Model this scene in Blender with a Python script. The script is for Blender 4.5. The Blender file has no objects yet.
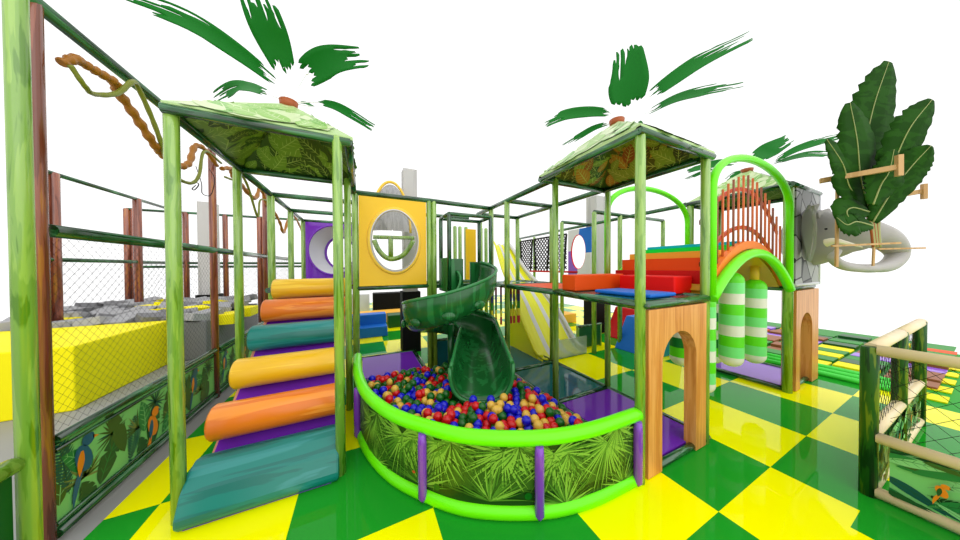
import bpy, math, random
from mathutils import Vector, Matrix
random.seed(7)
C = bpy.context.scene.collection
PI = math.pi
# ------------------------------------------------------------------ camera
F_PX = 249.493
CAM = Vector((-2.4981, -.9433, 1.9184))
def cam_basis(yaw=.4436, pitch=-.0117, roll=-.0054):
    fw = Vector((math.sin(yaw)*math.cos(pitch), math.cos(yaw)*math.cos(pitch), math.sin(pitch)))
    rt = Vector((math.cos(yaw), -math.sin(yaw), 0)); up = rt.cross(fw)
    c, s = math.cos(roll), math.sin(roll)
    return rt*c+up*s, -rt*s+up*c, fw
RT, UP, FW = cam_basis()
cd = bpy.data.cameras.new('camera'); cam = bpy.data.objects.new('camera', cd); C.objects.link(cam)
cam.matrix_world = Matrix(((RT.x, UP.x, -FW.x, CAM.x), (RT.y, UP.y, -FW.y, CAM.y), (RT.z, UP.z, -FW.z, CAM.z), (0, 0, 0, 1)))
cd.sensor_width = 36; cd.lens = F_PX/960*36; cd.clip_start = .02; cd.clip_end = 200
bpy.context.scene.camera = cam
def at(u, v, w):            # surveyed pixel + distance -> world point
    return CAM + w*(FW + RT*((u-480)/F_PX) - UP*((v-270)/F_PX))
def atx(u, v, x):
    d = at(u, v, 1)-CAM; return CAM + d*((x-CAM.x)/d.x)
def aty(u, v, y):
    d = at(u, v, 1)-CAM; return CAM + d*((y-CAM.y)/d.y)
def atz(u, v, z):
    d = at(u, v, 1)-CAM; return CAM + d*((z-CAM.z)/d.z)
# ------------------------------------------------------------------ materials
def lin(c):
    return tuple((x/255/12.92 if x/255 <= .04045 else ((x/255+.055)/1.055)**2.4) for x in c)+(1,)
MATS = {}
def mat(name, col, rough=.35, ior=1.45, metal=0, streak=None, axis=2, scale=14, thr=.56, alpha=1, bump=0):
    m = bpy.data.materials.new(name); m.use_nodes = True; MATS[name] = m
    nt = m.node_tree; b = nt.nodes['Principled BSDF']
    b.inputs['Base Color'].default_value = lin(col); b.inputs['Roughness'].default_value = rough
    b.inputs['IOR'].default_value = ior; b.inputs['Metallic'].default_value = metal; b.inputs['Alpha'].default_value = alpha
    if streak:
        tc = nt.nodes.new('ShaderNodeTexCoord'); mp = nt.nodes.new('ShaderNodeMapping')
        s = [scale]*3; s[axis] = scale*(.045 if 'wood' in name else .09); mp.inputs['Scale'].default_value = s
        nt.links.new(tc.outputs['Object'], mp.inputs['Vector'])
        n = nt.nodes.new('ShaderNodeTexNoise'); n.inputs['Scale'].default_value = 1; n.inputs['Detail'].default_value = 3
        n.inputs['Distortion'].default_value = .6
        nt.links.new(mp.outputs[0], n.inputs['Vector'])
        r = nt.nodes.new('ShaderNodeValToRGB')
        cols = [col]+list(streak)
        els = r.color_ramp.elements
        els[0].position = thr-.02; els[0].color = lin(col); els[1].position = thr+.02; els[1].color = lin(streak[0])
        for i, c in enumerate(streak[1:]):
            e = els.new(thr-.12*(i+1)-.02); e.color = lin(c)
            e = els.new(thr-.12*(i+1)+.01); e.color = lin(col)
        nt.links.new(n.outputs['Fac'], r.inputs['Fac']); nt.links.new(r.outputs[0], b.inputs['Base Color'])
    return m
mat('bamboo_green', (126, 170, 62), .2, 1.85, streak=[(90, 138, 24), (148, 188, 78)], axis=2, scale=22, thr=.6)
mat('brown_wood', (150, 82, 58), .2, 1.7, streak=[(176, 108, 50), (116, 56, 36)], axis=2, scale=24, thr=.62)
for ax in range(3):
    mat('dark_green_%d' % ax, (26, 88, 42), .16, 1.75, streak=[(58, 122, 74), (14, 56, 24)], axis=ax, scale=22, thr=.58)
mat('olive_post', (82, 104, 40), .2, 1.6, streak=[(60, 80, 24), (104, 126, 50)], axis=2, scale=22, thr=.58)
mat('lime', (112, 245, 4), .3, 1.4)
mat('purple', (122, 44, 186), .12, 1.5)
mat('purple_post', (128, 58, 190), .15, 1.6)
mat('purple_mat', (112, 44, 176), .06, 1.22)
mat('lilac_mat', (148, 96, 214), .1, 1.25)
mat('teal_mat', (24, 100, 104), .05, 1.35)
mat('roller_teal', (10, 122, 112), .3, 1.5, streak=[(46, 136, 132), (12, 106, 98)], axis=0, scale=9, thr=.55)
mat('roller_orange', (228, 118, 20), .3, 1.5, streak=[(246, 148, 48)], axis=0, scale=9, thr=.55)
mat('roller_yellow', (236, 184, 24), .3, 1.5, streak=[(250, 206, 50)], axis=0, scale=9, thr=.56)
mat('slope_edge', (214, 140, 110), .4)
mat('yellow_board', (246, 196, 24), .3, 1.4)
mat('yellow_ring', (250, 206, 70), .3, 1.4)
mat('white', (245, 245, 245), .4); mat('light_grey', (214, 214, 218), .4)
mat('grey', (160, 160, 162), .6); mat('foam_grey', (150, 150, 152), .8, streak=[(166, 166, 168)], axis=2, scale=30, thr=.5)
mat('dark_foam', (116, 116, 118), .8); mat('floor_grey', (152, 152, 152), .6)
mat('concrete', (196, 194, 192), .8, streak=[(182, 180, 178)], axis=2, scale=3, thr=.5)
mat('black', (6, 6, 6), .7, 1.3); mat('net_black', (22, 22, 20), .7, 1.3)
mat('yellow_foam', (250, 236, 0), .6, 1.3)
mat('slide_green', (20, 92, 38), .22, 1.5, streak=[(34, 118, 56)], axis=2, scale=8, thr=.55)
mat('slide_green_light', (40, 124, 62), .22, 1.5)
mat('orange_block', (242, 84, 14), .5, 1.3); mat('red_block', (244, 10, 4), .5, 1.3); mat('red_dark', (206, 16, 12), .5, 1.3)
mat('blue_block', (24, 110, 208), .5, 1.3); mat('cyan_block', (0, 176, 222), .5, 1.3); mat('bright_green', (0, 228, 70), .5, 1.3)
mat('sand_yellow', (246, 184, 60), .5, 1.3); mat('teal_block', (14, 150, 160), .5, 1.3)
mat('wood_panel', (216, 146, 70), .35, 1.4, streak=[(202, 128, 56), (226, 160, 86)], axis=2, scale=26, thr=.57)
mat('baluster_orange', (214, 108, 54), .35, 1.4); mat('baluster_brown', (156, 88, 62), .35, 1.4); mat('rail_red', (206, 78, 40), .35, 1.4)
mat('bridge_orange', (246, 128, 40), .4, 1.4); mat('bridge_under', (222, 178, 40), .4, 1.4)
mat('bag_lime', (96, 224, 22), .3, 1.4); mat('bag_mint', (120, 232, 128), .3, 1.4); mat('bag_white', (232, 232, 214), .3, 1.4); mat('bag_dark', (10, 122, 44), .3, 1.4)
mat('rope_yellow', (224, 186, 40), .5)
mat('ball_red', (206, 10, 16), .3, 1.5); mat('ball_blue', (8, 14, 200), .3, 1.5); mat('ball_yellow', (226, 180, 66), .3, 1.5); mat('ball_green', (8, 96, 14), .3, 1.5)
mat('print_base', (128, 208, 120), .4, 1.4); mat('print_dark', (28, 84, 36), .4, 1.4); mat('print_olive_dark', (58, 92, 28), .4, 1.4)
mat('print_mid', (30, 128, 58), .4, 1.4); mat('print_blue_green', (8, 84, 74), .4, 1.4); mat('print_olive', (122, 136, 66), .4, 1.4)
mat('print_orange', (240, 138, 24), .4, 1.4); mat('print_bird_blue', (20, 92, 128), .4, 1.4); mat('print_line', (136, 206, 130), .4, 1.4)
mat('skirt_dark', (26, 64, 12), .35, 1.4); mat('skirt_mid', (58, 100, 24), .35, 1.4); mat('skirt_light', (132, 184, 60), .35, 1.4); mat('skirt_green', (84, 138, 36), .35, 1.4)
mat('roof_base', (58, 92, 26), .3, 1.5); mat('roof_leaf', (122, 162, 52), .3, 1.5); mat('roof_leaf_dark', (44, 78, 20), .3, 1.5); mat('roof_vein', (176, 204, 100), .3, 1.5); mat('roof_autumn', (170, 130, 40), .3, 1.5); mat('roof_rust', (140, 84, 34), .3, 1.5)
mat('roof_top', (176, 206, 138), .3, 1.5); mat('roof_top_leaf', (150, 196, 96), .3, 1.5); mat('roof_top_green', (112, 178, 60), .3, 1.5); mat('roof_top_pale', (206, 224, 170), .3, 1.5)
mat('palm_frond', (2, 112, 22), .5, 1.3); mat('stem_white', (250, 250, 248), .8, 1.2); mat('cap_brown', (164, 82, 30), .5)
mat('banana', (28, 66, 12), .6, 1.12, streak=[(36, 78, 18)], axis=0, scale=10, thr=.5); mat('banana_mid', (150, 160, 90), .4); mat('stalk', (170, 172, 110), .5)
mat('frame_wood', (206, 164, 108), .5, streak=[(190, 146, 90)], axis=2, scale=12, thr=.55)
mat('elephant', (176, 172, 168), .5); mat('tusk', (236, 228, 206), .4)
mat('fence_post', (34, 88, 24), .4, 1.4, streak=[(104, 128, 30), (14, 54, 18)], axis=2, scale=26, thr=.57)
mat('cream', (240, 218, 174), .4, 1.4); mat('vine_orange', (158, 100, 12), .45); mat('vine_olive', (118, 126, 26), .45)
mat('slide_yellow', (228, 226, 20), .3); mat('slide_white', (206, 206, 206), .3); mat('bead_maroon', (128, 30, 44), .4); mat('bead_navy', (24, 22, 116), .4)
mat('bead_green', (22, 140, 32), .4); mat('bead_yellow', (232, 222, 40), .4); mat('bead_red', (190, 24, 44), .4)
mat('dark_panel', (10, 84, 26), .4); mat('track_brown', (150, 90, 50), .5); mat('track_green', (30, 140, 30), .5); mat('track_bright', (60, 220, 60), .4); mat('floor_green_flat', (0, 158, 16), .5, 1.3)
mat('haze_panel', (170, 190, 180), .1, 1.4, alpha=.45)
def glass_mat():
    m = bpy.data.materials.new('dome_clear'); m.use_nodes = True; nt = m.node_tree; nt.nodes.clear()
    o = nt.nodes.new('ShaderNodeOutputMaterial'); t = nt.nodes.new('ShaderNodeBsdfTransparent'); g = nt.nodes.new('ShaderNodeBsdfGlossy')
    g.inputs['Roughness'].default_value = .03; x = nt.nodes.new('ShaderNodeMixShader'); f = nt.nodes.new('ShaderNodeFresnel'); f.inputs['IOR'].default_value = 1.6
    nt.links.new(f.outputs[0], x.inputs[0]); nt.links.new(t.outputs[0], x.inputs[1]); nt.links.new(g.outputs[0], x.inputs[2]); nt.links.new(x.outputs[0], o.inputs[0])
    MATS['dome_clear'] = m
glass_mat()
def checker(name, off, c1, c2):
    m = bpy.data.materials.new(name); m.use_nodes = True; nt = m.node_tree; b = nt.nodes['Principled BSDF']; MATS[name] = m
    tc = nt.nodes.new('ShaderNodeTexCoord'); mp = nt.nodes.new('ShaderNodeMapping'); mp.inputs['Location'].default_value = (off[0], off[1], .5)
    ck = nt.nodes.new('ShaderNodeTexChecker'); ck.inputs['Scale'].default_value = 1
    ck.inputs['Color1'].default_value = lin(c1); ck.inputs['Color2'].default_value = lin(c2)
    nt.links.new(tc.outputs['Object'], mp.inputs[0]); nt.links.new(mp.outputs[0], ck.inputs[0]); nt.links.new(ck.outputs[0], b.inputs['Base Color'])
    b.inputs['Roughness'].default_value = .03; b.inputs['IOR'].default_value = 1.22
YEL, GRN = (255, 252, 0), (30, 152, 38)
checker('floor_check', (0, 0), YEL, GRN)
checker('floor_check_inner', (1-.715, .473), YEL, GRN)
def rock_mat():
    m = mat('rock_print', (150, 150, 150), .5); nt = m.node_tree; b = nt.nodes['Principled BSDF']
    tc = nt.nodes.new('ShaderNodeTexCoord'); v = nt.nodes.new('ShaderNodeTexVoronoi'); v.feature = 'DISTANCE_TO_EDGE'; v.inputs['Scale'].default_value = 3
    v2 = nt.nodes.new('ShaderNodeTexVoronoi'); v2.inputs['Scale'].default_value = 3
    r = nt.nodes.new('ShaderNodeValToRGB'); r.color_ramp.interpolation = 'CONSTANT'; r.color_ramp.elements[1].position = .035
    r.color_ramp.elements[0].color = lin((40, 40, 40)); r.color_ramp.elements[1].color = (1, 1, 1, 1)
    r2 = nt.nodes.new('ShaderNodeValToRGB'); r2.color_ramp.elements[0].color = lin((84, 84, 84)); r2.color_ramp.elements[1].color = lin((178, 178, 176))
    mx = nt.nodes.new('ShaderNodeMix'); mx.data_type = 'RGBA'; mx.blend_type = 'MULTIPLY'; mx.inputs[0].default_value = 1
    nt.links.new(tc.outputs['Object'], v.inputs['Vector']); nt.links.new(tc.outputs['Object'], v2.inputs['Vector'])
    nt.links.new(v.outputs['Distance'], r.inputs[0]); nt.links.new(v2.outputs['Color'], r2.inputs[0])
    nt.links.new(r.outputs[0], mx.inputs[6]); nt.links.new(r2.outputs[0], mx.inputs[7]); nt.links.new(mx.outputs[2], b.inputs['Base Color'])
rock_mat()
# ------------------------------------------------------------------ mesh helpers
WL = {}
def V3(p): return p if isinstance(p, Vector) else Vector(p)
class MB:
    def __init__(s): s.v = []; s.f = []; s.m = []; s.sm = []
    def face(s, pts, mi=0, smooth=False):
        i = len(s.v); s.v += [V3(p).copy() for p in pts]; s.f.append(tuple(range(i, i+len(pts)))); s.m.append(mi); s.sm.append(smooth); return s
    def grid(s, rows, mi=0, smooth=True, close_u=False, close_v=False):
        i = len(s.v); nu = len(rows); nv = len(rows[0])
        for r in rows: s.v += [V3(p).copy() for p in r]
        for a in range(nu if close_u else nu-1):
            for b in range(nv if close_v else nv-1):
                a2, b2 = (a+1) % nu, (b+1) % nv
                s.f.append((i+a*nv+b, i+a*nv+b2, i+a2*nv+b2, i+a2*nv+b)); s.m.append(mi(a, b) if callable(mi) else mi); s.sm.append(smooth)
        return s
    def box(s, x0, x1, y0, y1, z0, z1, mi=0, rz=0, rot=None):
        c = Vector(((x0+x1)/2, (y0+y1)/2, (z0+z1)/2)); R = rot or Matrix.Rotation(rz, 3, 'Z'); i = len(s.v)
        hx, hy, hz = (x1-x0)/2, (y1-y0)/2, (z1-z0)/2
        for a in (-1, 1):
            for b in (-1, 1):
                for d in (-1, 1): s.v.append(c+R @ Vector((a*hx, b*hy, d*hz)))
        for q in ((0, 1, 3, 2), (4, 6, 7, 5), (0, 4, 5, 1), (2, 3, 7, 6), (0, 2, 6, 4), (1, 5, 7, 3)):
            s.f.append(tuple(i+k for k in q)); s.m.append(mi); s.sm.append(False)
        return s
    def tube(s, pts, r, seg=12, mi=0, caps=True, closed=False, squash=None):
        pts = [V3(p) for p in pts]; n = len(pts); rr = r if isinstance(r, (list, tuple)) else [r]*n
        rows = []; prev = None
        for k in range(n):
            if closed: t = pts[(k+1) % n]-pts[k-1]
            else: t = pts[min(k+1, n-1)]-pts[max(k-1, 0)]
            t.normalize()
            if prev is None:
                a = Vector((0, 0, 1)) if abs(t.z) < .9 else Vector((1, 0, 0)); nrm = (a-t*a.dot(t)).normalized()
            else: nrm = (prev-t*prev.dot(t)).normalized()
            prev = nrm; bn = t.cross(nrm)
            rows.append([pts[k]+(nrm*math.cos(2*PI*j/seg)+bn*math.sin(2*PI*j/seg))*rr[k] for j in range(seg)])
        if squash:
            ax, q = squash; rows = [[p-ax*((p-c).dot(ax)*(1-q)) for p in row] for row, c in zip(rows, pts)]
        s.grid(rows, mi, True, close_u=closed, close_v=True)
        if caps and not closed:
            s.face(list(reversed(rows[0])), mi); s.face(rows[-1], mi)
        return s
    def lathe(s, prof, c=(0, 0, 0), seg=24, mi=0, smooth=True):
        c = V3(c)
        rows = [[c+Vector((r*math.cos(2*PI*j/seg), r*math.sin(2*PI*j/seg), z)) for j in range(seg)] for r, z in prof]
        return s.grid(rows, mi, smooth, close_v=True)
    def ball(s, c, r, seg=16, mi=0, sc=(1, 1, 1), rot=None):
        c = V3(c); n = seg//2; rows = []
        for k in range(n+1):
            th = PI*k/n
            row = []
            for j in range(seg):
                p = Vector((r*sc[0]*math.sin(th)*math.cos(2*PI*j/seg), r*sc[1]*math.sin(th)*math.sin(2*PI*j/seg), r*sc[2]*math.cos(th)))
                row.append(c+(rot @ p if rot else p))
            rows.append(row)
        return s.grid(rows, mi, True, close_v=True)
    def prism(s, pts, d, mi=0):
        d = V3(d); a = [V3(p) for p in pts]; b = [p+d for p in a]; n = len(a)
        s.face(a, mi); s.face(list(reversed(b)), mi)
        for k in range(n): s.face([a[k], b[k], b[(k+1) % n], a[(k+1) % n]], mi)
        return s
    def build(s, name, mats, parent=None, bevel=0, origin=None, merge=True, solid=0):
        org = WL[parent.name] if parent else (V3(origin) if origin is not None else Vector((0, 0, 0)))
        if not parent and origin is None and s.v:
            xs = [p.x for p in s.v]; ys = [p.y for p in s.v]; zs = [p.z for p in s.v]
            org = Vector(((min(xs)+max(xs))/2, (min(ys)+max(ys))/2, min(zs)))
        me = bpy.data.meshes.new(name); me.from_pydata([tuple(p-org) for p in s.v], [], s.f)
        mats = mats if isinstance(mats, (list, tuple)) else [mats]
        for m in mats: me.materials.append(MATS[m])
        me.polygons.foreach_set('material_index', s.m); me.polygons.foreach_set('use_smooth', s.sm)
        if merge and len(s.v) < 60000:
            import bmesh
            bm = bmesh.new(); bm.from_mesh(me); bmesh.ops.remove_doubles(bm, verts=bm.verts, dist=1e-5)
            if not solid: bmesh.ops.recalc_face_normals(bm, faces=bm.faces)
            bm.to_mesh(me); bm.free()
        me.update()
        o = bpy.data.objects.new(name, me); C.objects.link(o); WL[o.name] = org
        if parent: o.parent = parent
        else: o.location = org
        if solid:
            md = o.modifiers.new('solid', 'SOLIDIFY'); md.thickness = solid; md.offset = 0
        if bevel:
            md = o.modifiers.new('bevel', 'BEVEL'); md.width = bevel; md.segments = 2; md.limit_method = 'ANGLE'
        return o
def thing(name, label, cat, loc, group=None):
    o = bpy.data.objects.new(name, None); o.empty_display_size = .1; C.objects.link(o); o.location = loc; WL[o.name] = V3(loc).copy()
    return tag(o, label, cat, group)
def tag(o, label, cat, group=None):
    o['label'] = label; o['category'] = cat
    if group: o['group'] = group
    return o
def struct(o): o['kind'] = 'structure'; return o
def sub(name, mats, parent, bevel=0): pass
def bz(pts, n=12):              # catmull-rom through points
    pts = [V3(p) for p in pts]; P = [pts[0]*2-pts[1]]+pts+[pts[-1]*2-pts[-2]]; out = []
    for i in range(1, len(P)-2):
        for k in range(n):
            t = k/n; a, b, c, d = P[i-1], P[i], P[i+1], P[i+2]
            out.append(.5*((2*b)+(c-a)*t+(2*a-5*b+4*c-d)*t*t+(3*b-a-3*c+d)*t**3))
    out.append(pts[-1]); return out
def line(a, b, n): a, b = V3(a), V3(b); return [a+(b-a)*(k/n) for k in range(n+1)]
def post(parent, x, y, z0, z1, r=.042, m='bamboo_green', name='post'):
    return MB().tube([(x, y, z0), (x, y, z1-.02), (x, y, z1)], [r, r, r*.7], 14).build(name, m, parent)
def beam(parent, a, b, r=.042, name='beam', m=None):
    a, b = V3(a), V3(b); d = b-a; ax = 0 if abs(d.x) > max(abs(d.y), abs(d.z)) else (1 if abs(d.y) > abs(d.z) else 2)
    return MB().tube([a, b], r, 12).build(name, m or 'dark_green_%d' % ax, parent)
# ------------------------------------------------------------------ printed foliage (flat shapes in s,t mapped on a surface)
class Print:
    def __init__(s, f, smax, tmax, step=.00015): s.mb = MB(); s.f = f; s.sm = smax; s.tm = tmax; s.k = 1; s.step = step
    def poly(s, pts, mi):
        if s.sm:
            if all(p[0] <= 0 or p[0] >= s.sm for p in pts): return
            pts = [(min(max(p[0], 0), s.sm), min(max(p[1], 0), s.tm)) for p in pts]
        xs = {(round(a, 4), round(b, 4)) for a, b in pts}
        ar = abs(sum(pts[i-1][0]*pts[i][1]-pts[i][0]*pts[i-1][1] for i in range(len(pts))))
        if len(xs) < 3 or ar < 1e-6: return
        s.mb.face([s.f(a, b, s.k*s.step) for a, b in pts], mi)
    def up(s): s.k += 1
    def blade(s, x, y, ang, L, w, mi, bend=0):
        c, n = [], 5; px, py, a = x, y, ang
        for k in range(n+1):
            c.append((px, py, a)); px += math.cos(a)*L/n; py += math.sin(a)*L/n; a += bend/n
        wd = [.35, .8, 1, .85, .5, 0]
        for k in range(n):
            (x0, y0, a0), (x1, y1, a1) = c[k], c[k+1]; w0, w1 = w*wd[k], w*wd[k+1]
            q = [(x0-math.sin(a0)*w0, y0+math.cos(a0)*w0), (x0+math.sin(a0)*w0, y0-math.cos(a0)*w0), (x1+math.sin(a1)*w1, y1-math.cos(a1)*w1)]
            if w1 > 0: q.append((x1-math.sin(a1)*w1, y1+math.cos(a1)*w1))
            s.poly(q, mi)
    def fan(s, x, y, R, n, w, mis, a0=0, a1=2*PI, bend=.25):
        for k in range(n):
            a = a0+(a1-a0)*(k+random.random()*.6)/n
            s.blade(x, y, a, R*random.uniform(.75, 1), w, random.choice(mis), random.uniform(-bend, bend))
    def fern(s, x, y, ang, L, w, n, mi, bend=0):
        px, py, a = x, y, ang
        for k in range(n):
            px += math.cos(a)*L/n; py += math.sin(a)*L/n; a += bend/n; l = w*math.sin(PI*(k+1.2)/(n+1.4))
            for sg in (-1, 1): s.blade(px, py, a+sg*1.05, l, L/n*.36, mi, -sg*.3)
        s.blade(x, y, ang, L, L*.012, mi, bend)
    def leaf(s, x, y, ang, L, w, mi, vein=None, bend=0, notch=0):
        n = 12; c = []; px, py, a = x, y, ang
        for k in range(n+1):
            c.append((px, py, a, w*math.sin(PI*(k/n)**.8)**.85 if 0 < k < n else 0)); px += math.cos(a)*L/n; py += math.sin(a)*L/n; a += bend/n
        for sg in (-1, 1):
            for k in range(n):
                x0, y0, a0, w0 = c[k]; x1, y1, a1, w1 = c[k+1]
                if notch and k % 3 == 2 and k > 2: w1 *= 1-notch
                if notch and k % 3 == 0 and k > 3: w0 *= 1
                q = [(x0, y0)]
                if w0 > 0: q.append((x0-sg*math.sin(a0)*w0, y0+sg*math.cos(a0)*w0))
                if w1 > 0: q.append((x1-sg*math.sin(a1)*w1, y1+sg*math.cos(a1)*w1))
                q.append((x1, y1)); s.poly(q, mi)
        if vein is not None:
            s.up(); s.blade(x, y, ang, L*.96, w*.06, vein, bend)
            for k in range(2, n-1, 2):
                x0, y0, a0, w0 = c[k]
                for sg in (-1, 1): s.blade(x0, y0, a0+sg*.8, w0*1.1, w*.035, vein)
    def blob(s, x, y, rx, ry, mi, rot=0, n=12):
        s.poly([(x+rx*math.cos(2*PI*k/n)*math.cos(rot)-ry*math.sin(2*PI*k/n)*math.sin(rot), y+rx*math.cos(2*PI*k/n)*math.sin(rot)+ry*math.sin(2*PI*k/n)*math.cos(rot)) for k in range(n)], mi)
    def bird(s, x, y, sc, body, wing):
        s.up(); s.blob(x, y, .05*sc, .09*sc, body, .3); s.blob(x+.03*sc, y+.1*sc, .04*sc, .04*sc, body)
        s.blade(x-.01*sc, y-.05*sc, -2.0, .22*sc, .018*sc, body, .4); s.poly([(x+.06*sc, y+.11*sc), (x+.1*sc, y+.085*sc), (x+.06*sc, y+.085*sc)], wing)
        s.up(); s.blade(x-.01*sc, y+.05*sc, -1.7, .15*sc, .022*sc, wing)
    def build(s, name, mats, parent): return s.mb.build(name, mats, parent, merge=False)
JM = ['print_dark', 'print_olive_dark', 'print_mid', 'print_blue_green', 'print_olive', 'print_orange', 'print_bird_blue', 'print_line']
def jungle(f, S, H, parent, seed, dens=1.0, big=False):
    random.seed(seed); p = Print(f, S, H)
    if big:
        for i in range(int(S*55)):
            p.up(); x = S*random.uniform(-.1, 1); p.leaf(x, H*random.uniform(-.1, .95), random.uniform(-.5, .7), random.uniform(.16, .4), random.uniform(.018, .042), random.choice([2, 7, 0, 7, 1, 2, 3]), random.choice([0, 7, 2, None]), random.uniform(-.8, .8))
            if i % 9 == 0: p.up(); p.fern(x, H*.3, random.uniform(-.3, .8), .25, .07, 16, 0, .4)
        for x in (.2, .62, 1.3): p.bird(x, H*.5, H*1.2, 5, 0)
        return p.build('jungle_print', JM, parent)
    n = int(S*12*dens)
    for i in range(n):
        x = S*(i+random.random())/n; p.up(); k = i % 6; y = random.uniform(0, .35*H); 
        if k == 0: p.leaf(x, y, random.uniform(.7, 1.9), H*random.uniform(.7, 1), H*.12, 1, 7 if random.random() < .3 else None, random.uniform(-.6, .6), .55)
        elif k == 1: p.fern(x, y, random.uniform(.6, 2.2), H*random.uniform(.6, .9), H*.2, 18, 3, random.uniform(-.5, .5))
        elif k == 2: p.fan(x, y+H*.3, H*.36, 14, .009, [4, 1], -.3, 3.4)
        elif k == 3: p.leaf(x, y+H*.3, random.uniform(-.5, 3.6), H*.55, H*.13, 2, 7, .5)
        elif k == 4: p.leaf(x, y*.5, random.uniform(.9, 2.1), H*.8, H*.15, 0, 2, random.uniform(-.8, .8), .5)
        else: p.fan(x, H*random.uniform(.5, .9), H*.3, 18, .008, [0, 3, 1])
    for i in range(int(S*2)):
        x = S*(i+.5)/int(S*2); p.up(); p.leaf(x, -.04, random.uniform(1.0, 2.1), H*.4, H*.12, random.choice([0, 1, 0]), None, .2, .4)
    for i in range(max(1, int(S*1.6))):
        x = S*(i+.3)/max(1, int(S*1.6)); p.bird(x, H*(.36 if i % 2 else .62), H*2.2, 5 if i % 2 else 6, 6 if i % 2 else 5)
    return p.build('jungle_print', JM, parent)
# ------------------------------------------------------------------ setting: floor
def slab(name, x0, x1, y0, y1, m, z=0, t=.03): return struct(MB().box(x0, x1, y0, y1, z-t, z).build(name, m, origin=(0, 0, 0)))
slab('floor', -4.3, 4.7, -.473, 9.3, 'floor_check')
slab('floor', -4.3, .715, -3.2, -.473, 'floor_check')
slab('floor', .715, 4.45, -3.2, -.473, 'floor_check_inner')
slab('floor', 4.45, 9, -4, -.473, 'floor_green_flat')
slab('floor', -13, -4.3, -3.2, 14, 'floor_grey')
slab('floor', 4.7, 10, -.473, 3.4, 'track_green')
slab('floor', 4.7, 7, 3.4, 9.3, 'floor_check')
slab('floor', -4.3, 7, 9.3, 14, 'floor_check')
# ------------------------------------------------------------------ left net fence with jungle boards
XW = -4.47; YS = [1.86, 4.08, 6.28, 8.5, 10.4]
def net_panel(parent, f, S, H, cell=.05, r=.0009, name='net', m='net_black'):
    mb = MB(); q = 1.15*cell
    def seg(a, b):
        A, B = V3(f(*a)), V3(f(*b)); t = (B-A).normalized(); n = t.orthogonal().normalized(); b2 = t.cross(n)
        ring = [n*r, (-.5*n+.866*b2)*r, (-.5*n-.866*b2)*r]
        mb.grid([[A+c for c in ring], [B+c for c in ring]], 0, False, close_v=True)
    slope = H/ (H)  # 45 degree meshes
    k = -H
    while k < S:
        a0, a1 = max(k, 0), min(k+H, S)
        if a1-a0 > .01:
            seg((a0, a0-k), (a1, a1-k)); seg((a0, H-(a0-k)), (a1, H-(a1-k)))
        k += cell*1.4142
    return mb.build(name, m, parent, merge=False)
fence = thing('net_fence', 'tall net fence on brown posts along the left side, jungle print boards below', 'fence', (XW, 1.93, 0))
for y in YS[:4]: post(fence, XW, y, 0, 3.74, .042, 'brown_wood')
beam(fence, (XW, .2, 3.72), (XW, 8.5, 3.72), .046, 'top_beam')
beam(fence, (XW, 1.93, 2.19), (XW, 8.5, 2.19), .046, 'rail')
ye = [1.0]+YS[:4]
for i in range(1, 4):
    y0, y1 = ye[i]+(.05 if i else 0), ye[i+1]-.05
    b = MB().box(XW-.03, XW, y0, y1, .04, .72).build('jungle_board', 'print_base', fence)
    jungle(lambda s, t, d, y0=y0: (XW+.001+d, y0+s, .09+t), y1-y0, .58, b, 11+i)
    beam(fence, (XW+.01, y0, .715), (XW+.01, y1, .715), .034, 'board_trim')
    beam(fence, (XW+.012, y0, .64), (XW+.012, y1, .64), .014, 'board_trim')
    beam(fence, (XW+.01, y0, .05), (XW+.01, y1, .05), .034, 'board_trim')
    beam(fence, (XW+.012, y0, .115), (XW+.012, y1, .115), .014, 'board_trim')
    if i: net_panel(fence, lambda s, t, y0=y0: (XW-.015, y0+s, .75+t), y1-y0, 1.42)
# far net fences of the foam area
ff = thing('net_fence', 'far net fence on brown posts behind the grey foam blocks', 'fence', (-7.65, 10.4, 0))
for x in (-8.85, -8.7, -7.6, -6.65, -5.75, -5.62): post(ff, x, 10.4, 0, 3.74, .07, 'brown_wood')
for z in (3.72, 2.1, 1.98): beam(ff, (-8.85, 10.4, z), (XW, 10.4, z), .04, 'rail')
net_panel(ff, lambda s, t: (-8.8+s, 10.38, .8+t), 4.3, 1.2, .15, .0016)
fl = thing('net_fence', 'net fence on brown posts at the far left beyond the yellow foam block', 'fence', (-7.75, 8.7, 0))
for y in (6.55, 6.75, 8.7): post(fl, -7.72, y, 0, 3.74, .075, 'brown_wood')
for z in (3.72, 2.1): beam(fl, (-7.72, 6.5, z), (-7.72, 10.35, z), .04, 'rail')
net_panel(fl, lambda s, t: (-7.70, 6.6+s, .8+t), 3.7, 1.3, .13, .0014)
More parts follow.
